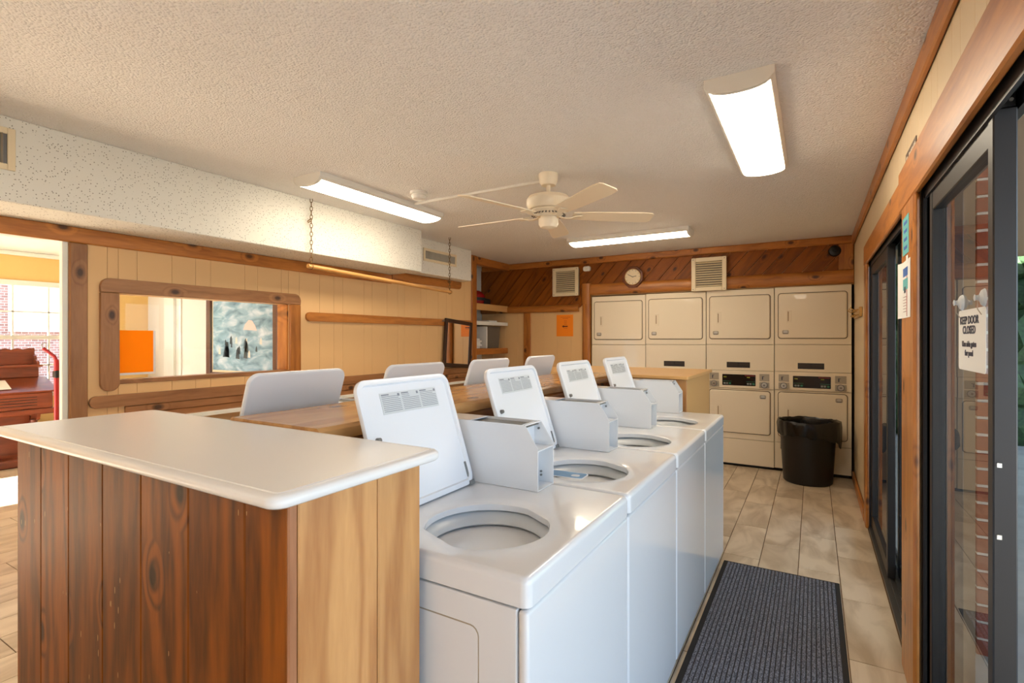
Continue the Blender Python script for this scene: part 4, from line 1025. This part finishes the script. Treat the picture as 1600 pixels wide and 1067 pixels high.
for a in ((my0, my0+mw, mz0, mz1), (my1-mw, my1, mz0, mz1), (my0+mw, my1-mw, mz0, mz0+mw), (my0+mw, my1-mw, mz1-mw, mz1)): b.box(0, .022, a[0], a[1], a[2], a[3], .005, 2)
b.move(mm); b.mk('mirror_frame', 'dark_frame', mr)
B().box(.004, .012, my0+mw-.004, my1-mw+.004, mz0+mw-.004, mz1-mw+.004).move(mm).mk('mirror_glass', 'mirror', mr)
tag(B().cyl((XL+.02, 4.575, 1.60), (XL+.05, 4.575, 1.605), .010, .014, 12).mk('coat_peg', 'steel', loc=(XL+.03, 4.575, 1.60)), 'small metal peg on the upper rail at the mirror corner', 'peg')

# ------------------------------------------------------------------ alcove shelves and what stands on them
def alcove_shelf(z0, z1, mat, label, name='alcove_shelf', th=.02):
    t = thing(name, (-3.9, 5.7, z1), label, 'shelf')
    board('shelf_board', -4.118, XL-.05, 5.272, 6.10, z1-th, z1-.001, 'pale' if mat == 'white' else 'trim_yx', t, .002)
    board('front_board', XL-.05, XL-.028, 5.272, 6.10, z0, z1, mat if mat in M else 'trim_yx', t, .004)
    return t
alcove_shelf(1.765, 1.850, 'tan', 'upper alcove shelf with thick tan front board, under the red helmet')
alcove_shelf(1.195, 1.272, 'trim_yx', 'lower alcove shelf with orange pine front board, under the stacked papers')
tr = thing('white_shelf', (-3.9, 5.7, 1.6), 'thin white alcove shelf between the two wooden ones', 'shelf')
board('shelf_board', -4.118, XL-.04, 5.272, 6.10, 1.585, 1.600, 'white_trim', tr, .002)
board('front_lip', XL-.04, XL-.030, 5.272, 6.10, 1.575, 1.622, 'white_trim', tr, .002)
hb = thing('red_helmet', (-3.86, 5.60, 1.85), 'red and black helmet on the upper alcove shelf', 'helmet')
b = B(); b.lathe([(.0001, .19), (.05, .183), (.09, .160), (.118, .12), (.125, .075), (.120, .03), (.11, .0)], (-3.86, 5.60, 1.850), 28, sy=1.2); b.mk('helmet_shell', 'red', hb)
b = B(); b.lathe([(.127, .05), (.130, .075), (.128, .09)], (-3.86, 5.60, 1.850), 28, sy=1.2); b.box(-3.80, -3.72, 5.62, 5.76, 1.851, 1.93, .02, 2); b.mk('helmet_visor', 'rubber', hb)
for i, (dy, w_, h_, x_, mt2) in enumerate(((5.40, .26, .012, -3.86, 'paper'), (5.42, .24, .014, -3.85, 'black'), (5.75, .22, .022, -3.84, 'paper'), (5.78, .20, .020, -3.83, 'paper'))):
    zz = 1.600+(.0 if i % 2 == 0 else (.012 if i == 1 else .022))
    o = B().box(x_-.13, x_+.13, dy-w_/2, dy+w_/2, zz+.0005, zz+h_, .002).mk('paper_stack', mt2, loc=(x_, dy, zz))
    tag(o, ['white flat folder at the left of the thin white alcove shelf, lower', 'black flat folder lying on the white folder on the thin white shelf',
            'thick white paper pile at the right of the thin white shelf', 'topmost white booklet on the right paper pile of the thin white shelf'][i], 'papers')
zz = 1.2725
for i in range(5):
    h_ = (.030, .024, .028, .022, .026)[i]; j = (-.01, .012, -.004, .010, -.012)[i]
    m = Matrix.Translation((-3.84+j, 5.42+j, 0)) @ Matrix.Rotation(R(8*j*40), 4, 'Z')
    t = thing('magazine_pile', (-3.84, 5.42, zz), '', 'magazines', 'white magazines stacked on the lower alcove shelf')
    B().box(-.12, .12, -.10, .10, zz+.0005, zz+h_-.0005, .003, mtx=m).mk('pages', 'paper', t)
    t['label'] = 'white magazine bundle on the lower alcove shelf, ' + ('bottom of its stack', 'second from the bottom of its stack', 'middle of its stack', 'second from the top of its stack', 'top of its stack')[i]
    zz += h_
bk = thing('red_book', (-3.98, 5.36, 1.42), 'dark red and white box standing behind the magazine stack', 'box')
B().box(-4.09, -4.00, 5.29, 5.44, 1.2725, 1.55, .003).mk('box_body', 'paper', bk)
b = B()
for k in range(4): b.box(-4.000, -3.9985, 5.30, 5.43, 1.40+k*.036, 1.422+k*.036)
b.mk('box_stripes', 'redprint', bk)
tag(B().box(-3.90, -3.70, 5.625, 5.645, 1.2725, 1.56, .004).mk('white_binder', 'paper', loc=(-3.8, 5.63, 1.2725)), 'thin white binder standing upright in the middle of the lower alcove shelf', 'binder')
bn = thing('smoked_bin', (-3.87, 5.84, 1.2725), 'grey smoked plastic bin at the right of the lower alcove shelf', 'bin')
B().plate(.30, .36, .03, [(.02, 0), (.018, .01), (0, .285), (-.004, .29), (.004, .292), (.006, .28)], Matrix.Translation((-3.88, 5.85, 1.2725)), 5, cap1=False).mk('bin_body', 'mesh_grey', bn)

# ------------------------------------------------------------------ right wall: notices, plaque, signs
def rw(name, y0, y1, z0, z1, mat, parent, d=0.0, th=.001):
    return B().box(XR-.024-d-th, XR-.024-d, y0, y1, z0, z1).mk(name, mat, parent)
sg = thing('wall_sign', (XR, 2.69, 2.18), 'small brown sign with cream lettering above the door head board', 'sign')
B().box(XR-.004, XR-.0003, 2.535, 2.790, 2.137, 2.198, .001).mk('sign_plate', 'sign_brown', sg)
b = B()
for k in range(10):
    if k != 2: b.box(XR-.0046, XR-.0039, 2.770-k*.0235-.014, 2.770-k*.0235, 2.157+.002*(k % 2), 2.180-.003*(k % 3 == 1), .0002)
b.mk('sign_lettering', 'sign_text', sg, kind='stuff')
t1 = thing('teal_notice', (XR, 2.66, 1.8), 'teal paper notice at the top of the wooden door post', 'notice')
rw('sheet', 2.545, 2.705, 1.745, 1.900, 'teal', t1)
for k in range(4): rw('printed_block', 2.585, 2.665, 1.868-k*.034, 1.881-k*.034, 'bluepaper', t1, .001, .0005)
t2 = thing('curled_flyer', (XR, 2.66, 1.6), 'white and blue flyer with curled edge taped below the teal notice', 'flyer')
lp = []
for i in range(13):
    y = 2.500+.250*i/12; c = .010*max(0, (y-2.66)/.09)**2
    lp.append([(XR-.0252-c, y, 1.485), (XR-.0252-c, y, 1.718), (XR-.0258-c, y, 1.718), (XR-.0258-c, y, 1.485)])
B().loops(lp).mk('sheet', 'paper', t2)
rw('printed_block', 2.56, 2.70, 1.655, 1.690, 'bluepaper', t2, .002, .0005)
rw('printed_block', 2.56, 2.72, 1.600, 1.645, 'teal', t2, .002, .0005)
rw('printed_block', 2.61, 2.645, 1.588, 1.612, 'print_dark', t2, .003, .0005)
rw('tape', 2.55, 2.60, 1.705, 1.735, 'paper', t2, .002, .0005)
for k in range(6): rw('printed_line', 2.60, 2.70, 1.510+k*.012, 1.512+k*.012, 'redprint', t2, .002, .0004)
rw('bar_edge', 2.575, 2.59, 1.49, 1.67, 'redmetal', t2, .002, .0004)
kr = thing('key_rack', (XR, 5.45, 1.62), 'small brass-coloured hook rack on the wall beside the right-end dryer', 'hook rack')
B().box(XR-.022, XR-.0005, 5.12, 5.80, 1.585, 1.665, .003).mk('rack_plate', 'gold', kr)
for k, y in enumerate((5.20, 5.42, 5.64)):
    B().tube([(XR-.02, y, 1.645), (XR-.055, y, 1.640), (XR-.075, y, 1.655), (XR-.078, y, 1.668)], .005, 8).mk('hook', 'gold', kr)
    B().tube([(XR-.02, y, 1.605), (XR-.045, y, 1.598), (XR-.058, y, 1.608)], .005, 8).mk('hook', 'gold', kr)
# KEEP DOOR CLOSED sign on the open glass panel
ks = thing('door_sign', (XR+.03, 1.88, 1.3), 'white KEEP DOOR CLOSED sign hung by suction cups on the sliding glass', 'sign')
gx = XR+.0365; yc, zc = 1.90, 1.396
mS = frame_m((gx-.0035, yc, zc), (0, -1, 0), (0, 0, 1))
B().plate(.285, .176, .012, [(0, -.0012), (0, .0)], mS, 4).mk('sign_plate', 'paper', ks)
for (s_, z, sz) in (('KEEP DOOR', .056, .032), ('CLOSED', .028, .032), ('Use side gates', -.012, .023), ('for pool', -.038, .023)):
    text('sign_lettering', s_, sz, mS @ Matrix.Translation((-.022, z, .0006)), 'print_dark', ks, squeeze=1.15, bold=.0006)
for dy in (-.115, .115):
    p = Vector((gx, yc+dy, zc+.112))
    mc = frame_m(p, (0, -1, 0), (0, 0, 1))
    stack(B(), [(.024, 0), (.020, .006), (.008, .011), (.006, .016), (.009, .020), (.003, .022)], 24, mc).mk('suction_cup', 'glass_cup' if 'glass_cup' in M else 'plastic_white', ks)
    B().tube([tuple(p+Vector((-.014, 0, 0))), tuple(p+Vector((-.014, 0, -.03))), tuple(p+Vector((-.006, 0, -.045)))], .0012, 6).mk('hook_wire', 'steel', ks)

# ------------------------------------------------------------------ side room furniture
og = thing('pump_organ', (-7.75, 1.6, 0), 'antique carved wooden pump organ under the window of the side room', 'organ')
y0, y1 = .95, 2.27
B().box(-8.03, -7.62, y0+.04, y1-.05, .0, .60, .01).mk('lower_case', 'organ', og)
B().box(-7.66, -7.42, y0+.02, y1, .0, .09, .015).mk('base_plinth', 'organ', og)
for y in (y0+.06, y1-.06):
    B().lathe([(.03, .09), (.034, .12), (.020, .15), (.028, .22), (.034, .32), (.022, .40), (.034, .46), (.034, .50)], (-7.50, y, 0), 16, True, True).mk('front_leg', 'organ', og)
B().box(-8.03, -7.40, y0, y1+.11, .56, .62, .012).mk('key_bed', 'organ', og)
B().box(-8.03, -7.43, y0+.02, y1+.09, .62, .80, .008).mk('key_fall', 'organ', og)
b = B()
for k in range(4): b.box(-7.432, -7.426, y0+.1, y1-.05, .66+k*.03, .668+k*.03)
b.mk('carved_lines', 'dark_frame', og)
B().prism([(-7.42, .80), (-7.40, .82), (-7.72, .955), (-8.03, .955), (-8.03, .80)], 'xz', y0, y1+.12).mk('sloping_lid', 'organ', og)
B().box(-8.03, -7.74, y0+.04, y1+.06, .955, 1.09, .008).mk('stop_board', 'organ', og)
B().box(-8.03, -7.68, y0+.02, y1+.08, 1.075, 1.10, .006).mk('music_shelf', 'organ', og)
B().box(-8.03, -7.86, y0+.06, y1+.05, 1.10, 1.265, .006).mk('back_panel', 'organ', og)
pts = [(y0+.05, 1.255)]
n = 26
for i in range(n+1):
    y = y0+.05+(y1+.06-y0-.05)*i/n; top = 1.275+(.016 if i % 2 else 0.0)
    u = abs(y-(y0+y1)/2-.02)/.34
    if u < 1: top += .22*(1-u)**.8
    pts.append((y, top))
pts.append((y1+.06, 1.255))
B().prism(pts, 'yz', -7.90, -7.865).mk('carved_crest', 'organ', og)
for s, yy in ((-1, y0+.05), (1, y1+.05)):
    pr = [(-8.03, 1.10), (-7.72, 1.10), (-7.74, 1.14), (-7.80, 1.16), (-7.82, 1.20), (-7.87, 1.22), (-7.88, 1.29), (-8.03, 1.29)]
    B().prism(pr, 'xz', yy-.012, yy+.012).mk('side_bracket', 'organ', og)
    yy = yy-.11*(s > 0)
    pr = [(-7.86, .50), (-7.44, .56), (-7.46, .50), (-7.54, .47), (-7.58, .40), (-7.62, .36), (-7.86, .30)]
    B().prism(pr, 'xz', yy+.03-.015, yy+.03+.015).mk('side_bracket', 'organ', og)
for i, (ya_, yb__, lbl, xx) in enumerate(((1.30, 1.72, 'white sheet music lying on the organ lid, left sheet', 0), (1.76, 2.02, 'pale open booklet lying on the organ lid, right of the sheet music', .0))):
    m = Matrix.Translation((-7.565, (ya_+yb__)/2, .893)) @ Matrix.Rotation(math.atan2(.135, .32), 4, 'Y')
    tag(B().box(-.11, .11, -(yb__-ya_)/2, (yb__-ya_)/2, .002, .006, mtx=m).mk('sheet_music', 'paper', loc=(-7.565, (ya_+yb__)/2, .893)), lbl, 'sheet music')
rs = thing('red_stand', (-5.5, 1.77, 0), 'red metal pole stand with hooked top and black clamp beside the organ', 'stand')
B().cyl((-5.5, 1.77, .03), (-5.5, 1.77, 1.22), .018, seg=14).mk('pole', 'redmetal', rs)
B().tube([(-5.5, 1.77, 1.21), (-5.505, 1.755, 1.25), (-5.52, 1.72, 1.29), (-5.53, 1.69, 1.32)], .014, 8).mk('bent_arm', 'redmetal', rs)
B().tube([(-5.53, 1.69, 1.32), (-5.53, 1.68, 1.35), (-5.53, 1.70, 1.365), (-5.53, 1.715, 1.34), (-5.53, 1.70, 1.315)], .005, 8).mk('hook_end', 'steel', rs)
B().box(-5.53, -5.47, 1.75, 1.82, 1.07, 1.13, .006).box(-5.52, -5.48, 1.80, 1.83, 1.14, 1.19, .006).mk('clamp', 'rubber', rs)
B().lathe([(.0001, .035), (.05, .035), (.15, .018), (.155, .0), (.0001, .0)], (-5.5, 1.77, 0), 28).mk('base_disc', 'rubber', rs)
# painting on the side-room wall
pt = thing('framed_painting', (-4.43, 2.76, 1.07), 'blue-grey street painting in a brown frame seen through the interior window', 'painting')
px0, px1, pz0, pz1 = -4.985, -3.895, 1.045, 1.815; fw = .075; b = B()
for a in ((px0, px0+fw, pz0, pz1), (px1-fw, px1, pz0, pz1), (px0+fw, px1-fw, pz0, pz0+fw*.55), (px0+fw, px1-fw, pz1-fw*.6, pz1)): b.box(a[0], a[1], 2.715, 2.758, a[2], a[3], .012, 2)
b.mk('frame', 'brown_frame', pt)
B().box(px0+fw-.01, px1-fw+.01, 2.738, 2.745, pz0+.03, pz1-.03).mk('liner', 'vent', pt)
cv = B().box(px0+fw+.02, px1-fw-.02, 2.734, 2.738, pz0+.062, pz1-.065).mk('canvas', 'painting', pt, loc=(-4.43, 2.736, 1.43))
M['dab_p'] = plain('pink_dab', rgb(226, 200, 192), 0.5); M['dab_w'] = plain('pale_dab', rgb(214, 214, 200), 0.5); M['dab_d'] = plain('dark_dab', rgb(52, 74, 84), 0.5)
mq = frame_m((-4.43, 2.7338, 1.43), (1, 0, 0), (0, 0, 1))
def dab(pts, mat): B().loops([[tuple(mq @ Vector((x, y, z))) for x, y in pts] for z in (0, .0006)]).mk('paint_dab', mat, cv)
dab([(.02, .05), (.05, .10), (.10, .135), (.15, .13), (.20, .08), (.22, .04), (.12, .045)], 'dab_p')
rg = random.Random(5)
for k in range(16):
    x = rg.uniform(-.36, .30); y = rg.uniform(-.17, -.03); s = rg.uniform(.012, .03)
    dab([(x-s, y-2*s), (x+s, y-2.2*s), (x+.8*s, y+.3*s), (x+.2*s, y+1.5*s), (x-.6*s, y+.6*s)], rg.choice(('dab_d', 'dab_w', 'dab_d')))
dab([(-.30, -.20), (-.25, -.06), (-.21, -.06), (-.20, -.20)], 'dab_d')

# ------------------------------------------------------------------ outside
pr_ = thing('brick_pier', (.76, 3.18, -.02), 'red brick pier standing outside behind the sliding glass', 'pier')
B().box(.637, .747, 3.057, 3.303, -.02, 2.455).mk('mortar_core', 'mortar', pr_)
full_b = None
z = -.02; k = 0
while z < 2.38:
    segs = ((.632, .752),)
    for (a, c) in segs:
        board('brick', a, c, 3.045, 3.315, z, z+.063, 'brick', pr_, .003)
    z += .0765; k += 1
hg = B()
rg = random.Random(9)
for i in range(26):
    for j in range(7):
        x = .3+i*.42+rg.uniform(-.1, .1); zz = .25+j*.55
        r = rg.uniform(.36, .5); n0 = len(hg.bm.verts)
        bmesh.ops.create_icosphere(hg.bm, subdivisions=2, radius=r, matrix=Matrix.Translation((x, 9.6+rg.uniform(-.2, .2), zz)))
for v in hg.bm.verts: v.co += Vector((rg.uniform(-.05, .05), rg.uniform(-.05, .05), rg.uniform(-.05, .05)))
tag(hg.mk('hedge', 'hedge', loc=(5, 9.6, 0), smooth=5), 'dark green hedge beyond the patio outside the sliding doors', 'hedge')
ov = B().box(XR+.127, 2.7, -9, 9.0, 2.46, 2.62).mk('added_shade_roof', 'stucco'); struct(ov)  # unseen roof added to keep sun and sky off the pier and doors
ew = B().box(XR+.13, XR+.17, 4.70, 9.0, -.02, 2.455).box(XR+.13, XR+.17, 2.52, 2.72, -.02, 2.455).mk('wall_exterior', 'stucco'); struct(ew)
bd = thing('brick_building', (-15, 2, 0), 'pale brick building with white windows seen through the side-room window', 'building')
B().box(-17, -15, -8, 12, -.02, 6).mk('wall', 'farbrick', bd)
for y in (-4, -.5, 2.0, 4.6, 8):
    f = B().box(-15, -14.92, y-.6, y+.6, 1.55, 3.0).mk('window', 'white_trim', bd)
    B().box(-14.92, -14.90, y-.52, y+.52, 1.63, 2.92).mk('pane', 'pale', f)

# ------------------------------------------------------------------ portals: the daylight that enters through the openings
def portal(loc, rot, sx, sy):
    d = bpy.data.lights.new('daylight_portal', 'AREA'); d.shape = 'RECTANGLE'; d.size = sx; d.size_y = sy; d.cycles.is_portal = True
    o = bpy.data.objects.new('daylight_portal', d); COL.objects.link(o); o.location = loc; o.rotation_euler = rot
portal((XR+.14, .5, 1.0), (0, R(90), 0), 1.98, 4.0)
portal((XR+.14, 3.7, 1.0), (0, R(90), 0), 1.98, 1.88)
portal((XW-.1, 1.88, 1.38), (0, R(-90), 0), 1.30, 1.98)
portal((-5.95, YF-.12, 1.1), (R(90), 0, 0), 3.0, 2.2)
for o in bpy.data.objects:
    if '_o' in o: del o['_o']
